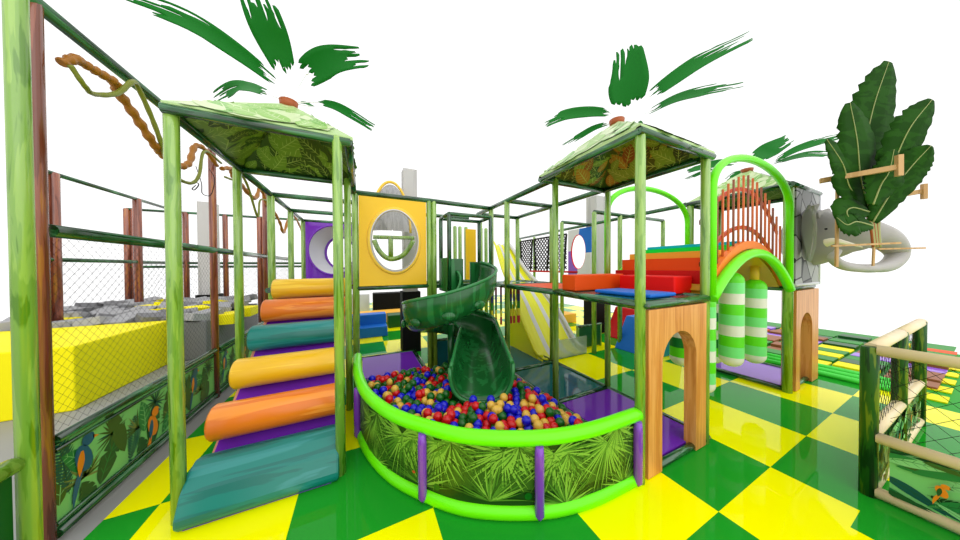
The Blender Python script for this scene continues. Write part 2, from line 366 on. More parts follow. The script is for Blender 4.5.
# vines on the left fence
def vine(label, pts, r, m, knob, seed, parent_pts=None):
    random.seed(seed); c = bz(pts, 10); n = len(c); rr = [r*(1+knob*math.sin(k*1.35)*random.uniform(.5, 1))*(.75+.25*math.sin(PI*k/(n-1))) for k in range(n)]
    o = MB().tube(c, rr, 9).build('hanging_vine', m); tag(o, label, 'vine', 'vines strung along the left fence'); return o
def wv(l, dx=.06): return [Vector((XW+dx+.02*math.sin(i*2.1), p.y, p.z)) for i, p in enumerate([atx(u, v, XW) for u, v in l])]
vine('thick knotted orange vine strung from the nearest brown post', wv([(47, 60), (58, 55), (72, 60), (85, 69), (100, 79), (112, 92), (128, 118), (143, 143), (158, 155)])+wv([(170, 165), (180, 162), (190, 146), (198, 148), (210, 165)]), .034, 'vine_orange', .28, 1)
vine('thin smooth olive vine looped under the nearest orange vine', wv([(47, 60), (60, 82), (78, 91), (98, 90), (112, 78), (125, 85), (138, 118), (148, 150), (160, 172), (178, 182), (186, 174), (196, 150), (212, 162)], .1), .02, 'vine_olive', .08, 2)
vine('knotted orange vine between the second brown post and the green stair post', wv([(216, 168), (224, 168), (230, 176), (238, 186), (250, 198), (258, 188), (264, 206)]), .036, 'vine_orange', .25, 3)
vine('thin olive vine between the second and third brown posts', wv([(216, 176), (224, 178), (230, 168), (240, 184), (250, 216), (255, 200), (262, 200)], .1), .02, 'vine_olive', .08, 4)
vine('farthest orange vine, behind the small green frame posts', wv([(268, 205), (276, 222), (282, 232), (288, 214), (294, 220), (302, 235)]), .034, 'vine_orange', .25, 5)
vine('thin dark tendril drooping before the second brown post', wv([(187, 165), (191, 182), (196, 193), (203, 194), (205, 178), (203, 168)], .08), .005, 'net_black', 0, 6)
vine('tiny curled tendril left of the drooping dark tendril', wv([(183, 180), (188, 183), (188, 189), (183, 188), (185, 184)], .08), .006, 'net_black', 0, 8)
# entry gate at the near left
gate = thing('entry_gate', 'big light green bamboo post with a low rail at the near left', 'gate', (-3.9, .98, 0))
post(gate, -3.882, .965, 0, 3.75, .031); post(gate, -3.9, -.5, 0, 1.15, .041)
beam(gate, (-3.9, .93, 1.05), (-3.9, -.45, 1.05), .036, 'rail', 'bamboo_green')
MB().box(-3.93, -3.9, -.45, .93, .05, 1.02).build('panel', 'dark_panel', gate)
# foam area
yb = MB().box(-9.2, -6.02, 4.45, 6.3, 0, .88).build('foam_block', 'yellow_foam', bevel=.02)
tag(yb, 'huge bright yellow foam block behind the left net', 'foam block')
pl = MB().box(-8.9, -5.5, 6.36, 9.3, 0, .8).build('foam_pit_base', 'dark_foam', bevel=.02); tag(pl, 'long dark grey padded base under the loose foam blocks', 'padded base')
base_me = {}
random.seed(21); k = 0
spots = []
for i in range(9):
    for j in range(8):
        x = -8.5+.35*i+random.uniform(-.06, .06); y = 6.55+.37*j+random.uniform(-.08, .08); spots.append((x, y))
for (x, y) in spots:
    col = 'yellow_foam' if random.random() < .13 else random.choice(['foam_grey', 'foam_grey', 'grey', 'dark_foam'])
    if col not in base_me:
        o = MB().box(-.17, .17, -.2, .2, -.08, .08).build('foam_cube', col, origin=(0, 0, 0), bevel=.012); base_me[col] = o
    else: o = base_me[col].copy(); C.objects.link(o)
    hgt = .035*max(0, y-6.5)+.06*random.random()
    o.location = (x, y, .86+hgt); o.rotation_euler = (random.uniform(-.28, .28), random.uniform(-.28, .28), random.uniform(-.7, .7))
    c = 'yellow' if col == 'yellow_foam' else 'grey'
    tag(o, 'loose %s foam block lying in the heap behind the left net' % c, 'foam block', 'loose %s foam blocks in the pit' % c)
for y in (6.75, 7.75):
    o = MB().box(-5.52, -5.2, y, y+.55, .62, .86).build('foam_block', 'yellow_foam', bevel=.015)
    tag(o, 'yellow foam block on the grey heap edge, %s the second brown post' % ('left of' if y < 7 else 'right of'), 'foam block')
# concrete pillars with black padding
def pillar(x, y, w, z1, zb, label):
    t = thing('concrete_pillar', label, 'pillar', (x, y, 0)); MB().box(x-w/2, x+w/2, y-w/2, y+w/2, 0, z1).build('column', 'concrete', t)
    MB().box(x-w/2-.05, x+w/2+.05, y-w/2-.05, y+w/2+.05, 0, zb).build('padding', 'black', t); return t
pillar(-12.35, 10.2, .9, 9, 1.97, 'grey concrete pillar at the far left edge, padded black below')
pillar(-6.78, 9.7, .36, 3.95, 1.12, 'grey concrete pillar standing behind the foam blocks')
pillar(-1.48, 5.0, .3, 4.15, 1.37, 'grey concrete pillar rising behind the yellow window panel')
pillar(3.75, 4.25, .36, 3.95, 1.3, 'grey concrete pillar behind the red and orange soft blocks')
# ------------------------------------------------------------------ roofs and palms
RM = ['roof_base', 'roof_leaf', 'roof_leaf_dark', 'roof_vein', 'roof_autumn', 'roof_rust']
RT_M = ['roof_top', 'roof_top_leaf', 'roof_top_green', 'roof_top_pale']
def roof(parent, x0, x1, y0, y1, z, za, seed, autumn=False, dens=95):
    random.seed(seed); ap = Vector(((x0+x1)/2, (y0+y1)/2, za)); cs = [Vector((x0, y0, z)), Vector((x1, y0, z)), Vector((x1, y1, z)), Vector((x0, y1, z))]
    up = MB(); lo = MB(); d = Vector((0, 0, .03))
    for k in range(4):
        a, b = cs[k], cs[(k+1) % 4]; up.face([a+d, b+d, ap+d], 0); lo.face([b, a, ap], 0)
        up.face([a, b, b+d, a+d], 0)
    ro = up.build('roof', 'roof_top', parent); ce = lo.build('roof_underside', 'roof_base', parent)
    pu = None; pt = None
    for k in range(4):
        a, b = cs[k], cs[(k+1) % 4]; e = (b-a).normalized(); W = (b-a).length; up_v = (ap-(a+b)/2); Hh = up_v.length; up_v.normalize(); nrm = e.cross(up_v)
        if nrm.z < 0: nrm = -nrm
        f = lambda s, t, dd, a=a, e=e, up_v=up_v, nrm=nrm: a+e*s+up_v*t-nrm*(.002+dd)
        g = lambda s, t, dd, a=a, e=e, up_v=up_v, nrm=nrm: a+e*s+up_v*t+nrm*(.030+dd)
        for which, fn in ((0, f), (1, g)):
            p = Print(fn, 0, 0, .00006)
            for i in range(dens):
                u = random.random(); w = random.random()**1.3
                if u+w > 1: u, w = 1-u, 1-w
                s_, t_ = W*(u+w*.5), Hh*w
                if t_ > Hh*.84 or s_ < .12+ t_*W/2/Hh or s_ > W-.12-t_*W/2/Hh: continue
                p.up(); L = random.uniform(.2, .42)*min(1, W)
                room = min(s_-t_*W/2/Hh, W-t_*W/2/Hh-s_, Hh-t_)+.02; L = min(L, max(.1, room*1.2))
                ang = random.uniform(.3, 2.8)
                if t_+L*math.sin(ang) > Hh*.9: ang = -ang*.2
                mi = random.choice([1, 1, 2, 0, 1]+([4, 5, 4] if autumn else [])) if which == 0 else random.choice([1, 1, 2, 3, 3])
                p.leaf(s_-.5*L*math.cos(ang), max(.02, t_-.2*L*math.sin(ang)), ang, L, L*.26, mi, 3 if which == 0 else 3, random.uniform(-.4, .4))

            if which == 0:
                if pu is None: pu = p.mb
                else: merge_mb(pu, p.mb)
            else:
                if pt is None: pt = p.mb
                else: merge_mb(pt, p.mb)
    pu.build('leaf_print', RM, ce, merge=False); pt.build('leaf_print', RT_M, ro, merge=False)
    return ap
def merge_mb(a, b):
    o = len(a.v); a.v += b.v; a.f += [tuple(i+o for i in f) for f in b.f]; a.m += b.m; a.sm += b.sm
lo_p = None
def frond(parent, pts, w0, w1, seed, n=7):
    """pts: surveyed centre line (u, v, depth); w0, w1 widths; long strips with torn ends"""
    random.seed(seed); c = bz([at(*p) for p in pts], 8); N = len(c); mb = MB()
    def pos(t, s):
        t = min(max(t, 0), 1); x = t*(N-1); i = min(int(x), N-2); q = x-i; p = c[i]*(1-q)+c[i+1]*q
        tg = (c[min(i+2, N-1)]-c[max(i-1, 0)]).normalized(); nr = (Vector((0, 0, .35))-(p-CAM).normalized()).normalized(); sd = tg.cross(nr).normalized(); nr = sd.cross(tg)
        w = (w0+(w1-w0)*t)*(.82+.3*math.sin(PI*min(1, t*1.1)))
        return p+sd*(s*w/2)+nr*(.10*abs(s)**2*w)
    T = 22; st = [random.randint(0, 3) for _ in range(n)]; en = [T-(random.randint(1, 5) if random.random() < .45 else 0) for _ in range(n)]
    tears = [random.randint(int(T*.5), T-2) for _ in range(n)]; gap = [random.choice([0, 0, .3, .55]) for _ in range(n)]; side = [random.random() < .5 for _ in range(n)]
    for k in range(n):
        s0, s1 = -1+2*k/n, -1+2*(k+1)/n; rows = []
        for j in range(st[k], en[k]+1):
            t = j/T; l, r = s0, s1
            if j > tears[k]:
                g = min(gap[k], (j-tears[k])*.2)*random.uniform(.5, 1.1)
                if side[k]: l = s0+(s1-s0)*g
                else: r = s1-(s1-s0)*g
            if j == st[k]: l = r = s0+(s1-s0)*random.uniform(.2, .8)
            rows.append([pos(t, l), pos(t, r)])
        rows[-1] = [rows[-1][0], rows[-1][0]*.4+rows[-1][1]*.6+(rows[-1][1]-rows[-2][1])*random.uniform(-.6, .4)]
        mb.grid(rows, 0, True)
    o = mb.build('frond', 'palm_frond', parent, solid=.006); return o
def palm(label, cap, capz, fr, group='palm tops on the tower roofs'):
    cap = V3(cap); t = thing('palm_top', label, 'palm', cap, group)
    MB().tube([cap-Vector((0, 0, .03)), cap+Vector((0, 0, capz))], [.075, .085], 14).build('stump', 'cap_brown', t)
    for i, (pts, w0, w1) in enumerate(fr):
        f = frond(t, pts, w0, w1, 31+i*7+len(label))
        p0 = at(*pts[0]); p1 = at(*pts[1]); st = bz([cap+Vector((0, 0, capz*.8)), cap*.5+p0*.5+Vector((0, 0, .02)), p0, p0*.75+p1*.25], 6)
        MB().tube(st, .006, 6).build('stem', 'stem_white', f if False else t)
    return t
# ------------------------------------------------------------------ stair tower (left)
ZD, ZT = 1.57, 3.12
ta = thing('canopy_tower', 'left canopy tower over the colourful roller stairs, leaf print roof', 'tower', (-3.23, 2.3, 0))
for x, y in ((-3.77, 1.74), (-2.69, 1.70), (-3.81, 2.95), (-2.66, 2.86)): post(ta, x, y, 0, ZT)
apA = roof(ta, -3.8, -2.56, 1.69, 3.0, ZT-.01, 3.64, 5)
for a, b in (((-3.8, 1.70), (-2.58, 1.70)), ((-3.8, 2.97), (-2.58, 2.97)), ((-3.78, 1.70), (-3.78, 2.97)), ((-2.6, 1.70), (-2.6, 2.97))): beam(ta, (*a, ZT-.03), (*b, ZT-.03), .036, 'roof_beam')
palm('palm top on the left tower roof, six big torn dark green fronds', apA, .05, [
    ([(276, 82, 2.8), (240, 54, 2.5), (190, 22, 2.2), (124, -4, 2.0)], .13, .17),
    ([(286, 74, 2.85), (275, 46, 2.7), (264, 18, 2.55), (252, -16, 2.4)], .24, .34),
    ([(305, 76, 3.0), (320, 66, 2.95), (338, 60, 2.9), (369, 58, 2.8)], .30, .24),
    ([(318, 102, 3.3), (335, 106, 3.35), (352, 115, 3.4), (373, 128, 3.45)], .08, .13),
    ([(268, 94, 3.6), (250, 88, 3.75), (234, 88, 3.9), (214, 99, 4.05)], .14, .2),
    ([(314, 107, 3.6), (310, 105, 3.65), (306, 103, 3.7), (300, 102, 3.75)], .03, .05)])
# roller stairs
st = thing('roller_stairs', 'soft staircase of six coloured padded rollers on a purple slope', 'stairs', (-3.22, 1.6, 0))
x0, x1 = -3.70, -2.76
MB().prism([(x0, 1.62, .0), (x0, 3.98, 1.46), (x0, 3.98, 1.3), (x0, 1.9, 0)], (x1-x0, 0, 0)).build('ramp', 'purple_mat', st)
for x in (x0-.03, x1): MB().prism([(x, 1.72, .0), (x, 3.99, 1.50), (x, 3.99, 1.28), (x, 1.95, 0)], (.03, 0, 0)).build('side_edge', 'slope_edge', st)
cols = ['roller_teal', 'roller_orange', 'roller_yellow']*2
for i in range(6):
    y, z, r = 2.13+.448*(i-1), .52+.268*(i-1), .155
    if i == 0:
        y, z, r = 1.78, .22, .2
        pr = [(1.62, 0), (1.585, .05), (1.59, .1), (1.66, .23), (1.78, .33), (1.88, .36), (2.0, .32), (2.08, .2), (2.08, 0)]
        o = MB().prism([(x0-.04, a, b) for a, b in pr], (x1-x0+.1, 0, 0)).build('roller', cols[i], st, bevel=.02)
    else:
        n = 24; mb = MB()
        mb.tube([(x0-.03, y, z), (x0-.01, y, z), (x1+.01, y, z), (x1+.03, y, z)], [r*.9, r, r, r*.9], 28); o = mb.build('roller', cols[i], st)
# platform frame behind the stairs
pf = thing('platform_frame', 'green post and beam platform frame behind the roller stairs', 'play frame', (-3.2, 5.3, 0))
for y in (4.2, 5.45, 6.7):
    post(pf, -3.82, y, 0, ZT, .052); post(pf, -2.6, y, 0, ZT, .052)
    beam(pf, (-3.82, y, ZT), (-2.6, y, ZT)); beam(pf, (-3.82, y, ZD), (-2.6, y, ZD))
for x in (-3.82, -2.6): beam(pf, (x, 3.0, ZT), (x, 6.7, ZT)); beam(pf, (x, 4.0, ZD), (x, 6.7, ZD))
MB().box(-3.78, -2.64, 4.02, 6.68, ZD-.03, ZD+.02).build('deck', 'purple_mat', pf)
# purple ring panel
def ring_board(parent, name, x0, x1, y, z0, z1, cx, cz, rx, rz, m, t=.04, n=40, yaxis=True, quad=None):
    """board with an oval hole in plane y=const (or x=const)"""
    mp = (lambda a, b, d: Vector((a, y+d, b))) if yaxis else (lambda a, b, d: Vector((y+d, a, b)))
    mb = MB(); inner = []; outer = []
    for k in range(n):
        a = 2*PI*(k+.5)/n; c, s = math.cos(a), math.sin(a); inner.append((cx+rx*c, cz+rz*s))
        hx = ((x1-cx) if c > 0 else (cx-x0))/max(abs(c), 1e-6); hz = ((z1-cz) if s > 0 else (cz-z0))/max(abs(s), 1e-6); h = min(hx, hz); outer.append((cx+h*c, cz+h*s))
    def mi(k):
        if not quad: return 0
        c, s = math.cos(2*PI*(k+1)/n), math.sin(2*PI*(k+1)/n); return quad[(0 if s > 0 else 2)+(0 if c < 0 else 1)]
    cor = {}
    for k in range(n):
        k2 = (k+1) % n; po = [outer[k]]
        for cx_, cz_ in ((x0, z0), (x0, z1), (x1, z0), (x1, z1)):
            a0 = 2*PI*(k+.5)/n; ac = math.atan2(cz_-cz, cx_-cx) % (2*PI)
            if a0 < ac < a0+2*PI/n or a0 < ac+2*PI < a0+2*PI/n: po.append((cx_, cz_))
        po.append(outer[k2])
        q = [inner[k]]+po+[inner[k2]]
        mb.face([mp(a, b, 0) for a, b in q], mi(k)); mb.face([mp(a, b, t) for a, b in reversed(q)], mi(k))
        mb.face([mp(*inner[k], 0), mp(*inner[k2], 0), mp(*inner[k2], t), mp(*inner[k], t)], mi(k))
        for a, b in zip(po, po[1:]): mb.face([mp(*a, 0), mp(*a, t), mp(*b, t), mp(*b, 0)], mi(k))
    return mb.build(name, m, parent)
def oval(cx, y, cz, rx, rz, n=48, yaxis=True):
    return [Vector((cx+rx*math.cos(2*PI*k/n), y, cz+rz*math.sin(2*PI*k/n))) if yaxis else Vector((y, cx+rx*math.cos(2*PI*k/n), cz+rz*math.sin(2*PI*k/n))) for k in range(n)]
pp = thing('ring_panel', 'purple panel with a round grey ringed opening at the top of the roller stairs', 'panel', (-3.2, 6.62, ZD))
ring_board(pp, 'board', -3.76, -2.64, 6.6, ZD+.02, 3.08, -3.15, 2.38, .56, .64, 'purple')
MB().tube(oval(-3.15, 6.59, 2.38, .56, .64), .025, 8, closed=True).build('ring_trim', 'purple', pp)
mb = MB(); R0 = oval(-3.15, 6.64, 2.38, .56, .64); R1 = oval(-3.05, 7.15, 2.36, .36, .44); R1 = oval(-3.02, 7.2, 2.34, .38, .46)
mb.grid([R0, [a*.5+b*.5 for a, b in zip(R0, R1)], R1], 0, True, close_v=True).build('crawl_tube', 'light_grey', pp)
MB().tube(R1, .04, 8, closed=True).build('tube_rim', 'purple', pp)
# yellow window panel
yp = thing('window_panel', 'yellow square panel with a large round bubble window, left of the green slide', 'panel', (-2.0, 3.5, ZD))
ring_board(yp, 'board', -2.53, -1.45, 3.48, ZD+.05, ZT-.05, -1.98, 2.37, .385, .52, 'yellow_board', .05)
MB().tube(oval(-1.98, 3.475, 2.37, .40, .535), .035, 10, closed=True).build('window_ring', 'yellow_ring', yp)
MB().tube(oval(-1.98, 3.45, 2.37, .375, .51), .016, 8, closed=True).build('metal_rim', 'light_grey', yp)
rows = []
for k in range(9):
    a = k/8*PI/2; rows.append(oval(-1.98, 3.46-.2*math.sin(a), 2.37, .375*max(math.cos(a), .001), .51*max(math.cos(a), .001), 40))
MB().grid(rows, 0, True, close_v=True).build('bubble_dome', 'dome_clear', yp)
for x in (-2.58, -1.39, -1.30): post(yp, x, 3.52, 0, ZT, .046)
beam(yp, (-2.58, 3.52, ZT), (-1.38, 3.52, ZT)); beam(yp, (-2.58, 3.52, ZD+.02), (-1.38, 3.52, ZD+.02))
# second window behind: grey dome roof with yellow rim, seen through the bubble
yr = thing('window_panel', 'yellow rimmed grey bubble window rising behind the yellow window panel', 'panel', (-1.98, 4.75, ZD))
cx_, cz_ = aty(391, 207, 4.72).x, aty(391, 232, 4.72).z; top_ = aty(391, 182, 4.72).z; rx_, rz_ = .40, top_-cz_
half = lambda y, f: [Vector((cx_+rx_*f*math.cos(PI*k/24), y, cz_+rz_*f*math.sin(PI*k/24))) for k in range(25)]
MB().tube(half(4.72, 1), .03, 10).build('window_ring', 'yellow_ring', yr)
MB().grid([half(4.72-.22*math.sin(k/6*PI/2), .95*max(math.cos(k/6*PI/2), .02)) for k in range(7)], 0, True).build('dome', 'foam_grey', yr)
q = [aty(u, v, 4.6) for u, v in ((374, 240), (378, 249), (384, 256), (391, 259), (400, 257), (407, 251), (413, 241))]
MB().tube(bz(q, 5), .05, 10).build('lower_hoop', 'bamboo_green', yr)
beam(yr, aty(373, 237, 4.6), aty(414, 238, 4.6), .04, 'bar', 'bamboo_green'); q = aty(391, 260, 4.6); post(yr, q.x, 4.62, q.z, aty(391, 236, 4.6).z, .05)
# ------------------------------------------------------------------ central frame (posts, beams, decks)
cf = thing('play_frame', 'central green post and beam play frame behind the ball pit', 'play frame', (.4, 3.5, 0))
for x, y in ((-.1, 2.95), (-.08, 3.6), (.95, 2.95), (.97, 4.2), (2.14, 2.95), (2.4, 4.2), (3.63, 4.2), (.27, 4.85), (3.6, 5.45), (3.0, 2.95), (4.72, 2.95), (4.25, 4.2)):
    post(cf, x, y, 0, ZT, .05)
for x in (-.1, .95): beam(cf, (x, 1.7, ZT), (x, 4.2, ZT))
for y in (2.95, 4.2): beam(cf, (-.1, y, ZT), (.95, y, ZT)); 
beam(cf, (-1.38, 3.52, ZT), (-.1, 3.6, ZT)); beam(cf, (-.1, 1.7, ZD), (-.1, 4.2, ZD)); beam(cf, (.95, 1.7, ZD), (.95, 4.2, ZD))
beam(cf, (-.1, 3.6, ZD), (.95, 3.6, ZD)); beam(cf, (-.1, 2.95, ZD), (.95, 2.95, ZD)); beam(cf, (-1.4, 3.6, ZD), (-.1, 3.6, ZD))
beam(cf, (3.3, 1.8, ZT), (3.62, 8.2, ZT)); beam(cf, (2.4, 4.2, ZT), (4.25, 4.2, ZT)); beam(cf, (2.14, 2.95, ZT), (4.72, 2.95, ZT))
for u in (455, 460, 466, 481, 486): q = aty(u, 250, 5.4); post(cf, q.x, 5.4, 0, ZT-.1, .05)
q0, q1 = aty(466, 250, 5.3), aty(476, 250, 5.3); MB().box(q0.x, q1.x, 5.3, 5.34, ZD, 2.95).build('panel', 'yellow_board', cf)
beam(cf, (-2.5, 4.75, ZT), (-.1, 4.75, ZT)); beam(cf, (-2.5, 4.75, ZD), (.3, 4.75, ZD))
MB().box(-.06, .91, 2.99, 4.16, ZD-.02, ZD+.03).build('deck', 'teal_mat', cf)
MB().box(-.06, .91, 1.75, 2.91, ZD-.02, ZD+.03).build('deck', 'orange_block', cf)
MB().box(1.0, 3.5, 4.3, 6.0, ZD-.02, ZD+.03).build('deck', 'yellow_board', cf) if False else None
# floor frames and mats
def mat_thing(name, x0, x1, y0, y1, z, m, label, cat='mat'):
    return tag(MB().box(x0, x1, y0, y1, .002, z).build(name, m, bevel=.008), label, cat)
mat_thing('floor_mat', -.05, .9, .5, 1.65, .05, 'purple_mat', 'glossy purple floor mat behind the arched wooden panel beside the ball pit')
mat_thing('floor_mat', -2.5, -1.5, 3.62, 4.68, .07, 'purple_mat', 'glossy purple floor mat under the yellow window panel')
mat_thing('floor_mat', -.05, .9, 1.76, 2.8, .04, 'teal_mat', 'dark teal floor mat right of the slide exit')
mat_thing('floor_mat', -.05, .9, 2.95, 4.1, .03, 'teal_mat', 'dark teal floor mat under the bead curtain')
mat_thing('floor_mat', 3.4, 4.45, .55, 1.6, .05, 'lilac_mat', 'lilac floor mat inside the far right tower')
ffm = thing('floor_frame', 'dark green tube frame on the floor around the teal and purple mats', 'frame', (.4, 2, 0))
for a, b in (((-.1, .45), (-.1, 2.9)), ((.93, .5), (.93, 4.2)), ((-.1, .45), (.93, .45)), ((-.1, 1.7), (.93, 1.7)), ((-.1, 2.87), (.93, 2.87))): beam(ffm, (*a, .035), (*b, .035), .034, 'tube')
ffm = thing('floor_frame', 'dark green tube frame on the floor around the back purple mat', 'frame', (-2, 4.1, 0))
for a, b in (((-2.55, 3.56), (-1.42, 3.56)), ((-2.55, 4.74), (-1.42, 4.74)), ((-1.44, 3.56), (-1.44, 4.74))): beam(ffm, (*a, .04), (*b, .04), .036, 'tube')
MB().box(-1.38, -.14, 3.56, 3.60, .02, .55).build('panel', 'teal_mat', cf); beam(cf, (-1.4, 3.58, .56), (-.1, 3.58, .56), .03)
# ------------------------------------------------------------------ ball pit
rail_pts = bz([(-2.56, 3.15, 0), (-2.56, 2.8, 0), (-2.54, 2.39, 0), (-2.462, 1.895, 0), (-2.282, 1.435, 0), (-2.035, 1.095, 0), (-1.75, .82, 0), (-1.295, .58, 0), (-.86, .475, 0), (-.30, .445, 0)], 10)
acc = [0]
for a, b in zip(rail_pts, rail_pts[1:]): acc.append(acc[-1]+(b-a).length)
def on_rail(s):
    s = min(max(s, 0), acc[-1]-1e-6)
    i = max(k for k in range(len(acc)-1) if acc[k] <= s); q = (s-acc[i])/(acc[i+1]-acc[i]); p = rail_pts[i].lerp(rail_pts[i+1], q); t = (rail_pts[i+1]-rail_pts[i]).normalized()
    return p, Vector((t.y, -t.x, 0))*-1
def outn(s):
    p, n = on_rail(s)
    c = Vector((-.6, 2.4, 0))
    return p, (n if n.dot(p-c) > 0 else -n)
bp = thing('ball_pit', 'curved ball pit wall with lime green rims and palm leaf print skirt', 'ball pit', (-1.4, 2, 0))
MB().tube([p+Vector((0, 0, .61)) for p in rail_pts], .055, 14).build('top_rim', 'lime', bp)
MB().tube([p+Vector((0, 0, .05)) for p in rail_pts], .055, 14).build('bottom_rim', 'lime', bp)
S = acc[-1]; N = 90
rows = []
for k in range(N+1):
    p, n = outn(S*k/N); rows.append([p+n*.012+Vector((0, 0, .04)), p+n*.012+Vector((0, 0, .6)), p-n*.012+Vector((0, 0, .6)), p-n*.012+Vector((0, 0, .04))])
sk = MB().grid(rows, 0, False, close_v=True).build('skirt', 'skirt_dark', bp)
def fsk(s, t, d):
    p, n = outn(s); return p+n*(.0135+d)+Vector((0, 0, .06+t))
random.seed(3); p = Print(fsk, S, .52, .00015)
for i in range(14):
    p.up(); x = S*(i+.5)/14+random.uniform(-.1, .1); p.fan(x, random.uniform(.02, .2), .42, 26, .008, [1], -.2, PI+.2, .2)
for i in range(9):
    x = S*(i+.2)/9+random.uniform(-.08, .08)
    p.up(); p.fan(x, random.uniform(.30, .46), random.uniform(.34, .46), 46, .0062, [2, 2, 3], PI*.75, 2.25*PI, .35)
    p.up(); p.fan(x+.12, random.uniform(.40, .52), random.uniform(.28, .4), 30, .0055, [2, 3, 1], PI+.1, 2*PI-.1, .5)
for i in range(7):
    p.up(); x = S*(i+.65)/7; p.fan(x, random.uniform(.0, .1), random.uniform(.24, .36), 30, .0055, [3, 1, 2], .1, PI-.1, .3)
for x, t, c in ((S*.56, .1, 4), (S*.735, .12, 4), (S*.505, .15, 5)): p.up(); p.blob(x, t, .028 if c == 4 else .016, .028 if c == 4 else .012, c)
p.build('palm_print', ['skirt_dark', 'skirt_mid', 'skirt_light', 'skirt_green', 'ball_green', 'rail_red'], sk)
for x, y in ((-2.545, 2.13), (-2.07, 1.075), (-1.295, .535), (-.365, .42)):
    s = min((acc[k] for k in range(len(rail_pts))), key=lambda q: (on_rail(q)[0]-Vector((x, y, 0))).length); q, n = outn(s); q = q+n*.045
    MB().tube([q+Vector((0, 0, .02)), q+Vector((0, 0, .06)), q+Vector((0, 0, .5)), q+Vector((0, 0, .58))], [.012, .036, .036, .03], 12).build('post', 'purple_post', bp)
# balls
def inside(x, y):
    if x > -.22 or y > 3.4: return False
    s = None
    best = min(rail_pts, key=lambda p: (p.x-x)**2+(p.y-y)**2); d = math.hypot(best.x-x, best.y-y)
    c = Vector((-.6, 2.4)); 
    if d < .1: return False
    v = Vector((best.x-x, best.y-y)); o = Vector((best.x-c.x, best.y-c.y)); return v.dot(o) > 0 or math.hypot(x-c.x, y-c.y) < 1.2
def heap(x, y):
    e = min(max((3.42-y)/.75, 0), 1)*min(max((-.12-x)/.55, 0), 1); e = e*e*(3-2*e)
    return .05+.30*e
random.seed(9); R = .047; spots = []
for i in range(62):
    for j in range(70):
        x = -2.6+R*2.0*i+(R if j % 2 else 0)+random.uniform(-.008, .008); y = .45+R*1.76*j+random.uniform(-.008, .008)
        if inside(x, y): spots.append((x, y, heap(x, y)+random.uniform(-.02, .02)))
for q in range(230):
    x, y = random.uniform(-2.5, -.3), random.uniform(.5, 3.3)
    if inside(x, y) and all((x-a)**2+(y-b)**2 > (1.2*R)**2*0+0 for a, b, c in spots[:1]): spots.append((x, y, heap(x, y)+R*1.35))
def chute_clear(s):
    b = Vector((-1.2+.903*.45, 2.9-.429*.45)); d = Vector((-.429, -.903)); q = Vector((s[0], s[1]))-b; t = q.dot(d)/1.16
    if not 0 <= t <= 1.0: return True
    return abs(q.x*d.y-q.y*d.x) > .30+.07*t or s[2] < .50-.22*t-R
spots = [s for s in spots if chute_clear(s) and (s[0]+1.2)**2+(s[1]-2.9)**2 > .1**2]
spots.sort(key=lambda s: (s[0]-CAM.x)**2+(s[1]-CAM.y)**2)
def seen(s):                   # skip what the front rim hides
    d = Vector(s)-CAM; w = d.dot(FW); v = 270-F_PX*d.dot(UP)/w; u = 480+F_PX*d.dot(RT)/w
    best = min(rail_pts, key=lambda p: abs(480+F_PX*(p+Vector((0, 0, .65))-CAM).dot(RT)/(p+Vector((0, 0, .65))-CAM).dot(FW)-u)+ (50 if p.y > 2 else 0))
    b = best+Vector((0, 0, .65))-CAM; vb = 270-F_PX*b.dot(UP)/b.dot(FW)
    return v < vb+4 or u < 395
vis = [s for s in spots if seen(s)]; hid = [s for s in spots if not seen(s)]
BC = ['ball_red', 'ball_blue', 'ball_yellow', 'ball_green']; proto = {}
stuff = MB()
vis2 = vis[:]; random.shuffle(vis2); solo = vis[:300]; rest = vis[300:]+hid
for s in solo:
    c = random.choices(BC, [.3, .25, .17, .28])[0]
    if c not in proto: o = MB().ball((0, 0, 0), R, 18).build('pit_ball', c, origin=(0, 0, 0)); proto[c] = o
    else: o = proto[c].copy(); C.objects.link(o)
    o.location = s; nm = {'ball_red': 'red', 'ball_blue': 'blue', 'ball_yellow': 'ochre yellow', 'ball_green': 'dark green'}[c]
    tag(o, 'shiny %s plastic ball lying in the front of the ball pit' % nm, 'ball', '%s balls in the ball pit' % nm)
for s in rest: stuff.ball(s, R, 12, random.choices([0, 1, 2, 3], [.3, .25, .17, .28])[0])
so = stuff.build('pit_balls', BC, merge=False); tag(so, 'mixed plastic balls filling the back of the ball pit around the slide', 'balls'); so['kind'] = 'stuff'
# ------------------------------------------------------------------ spiral slide
sl = thing('spiral_slide', 'dark green spiral slide with a tube cage, ending in the ball pit', 'slide', (-1.2, 2.9, 0))
AX = Vector((-1.2, 2.9, 0)); LR = Vector((.903, -.429, 0)); LF = Vector((-.429, -.903, 0))
path = []; RR = .45
for k in range(0, 83):
    a = math.radians(-50+410*k/82); p = AX+LR*(RR*math.cos(a))+LF*(RR*math.sin(a))
    zc = [(-50, 1.55), (0, 1.42), (90, 1.10), (180, .86), (270, .70), (360, .56)]
    d = math.degrees(a)
    for (d0, z0), (d1, z1) in zip(zc, zc[1:]):
        if d0 <= d <= d1+.01: z = z0+(z1-z0)*(d-d0)/(d1-d0); break
    path.append((p+Vector((0, 0, z)), 1.0, d))
p0 = path[-1][0]
for k in range(1, 13):
    t = k/12; path.append((p0+LF*(1.14*t)+LR*(.04*t)+Vector((0, 0, -.25*t+.03*t*t)), 1+.24*t, 360+k))
def profile(sc, off):
    o = []
    for k in range(17):
        a = PI*k/16; c, s = math.cos(a), math.sin(a)
        o.append((-.3*sc*math.copysign(abs(c)**.7, c)*(1-off*3), .40*(1-abs(s)**.75)+off))
    return o
rows = []; lipA = []; lipB = []
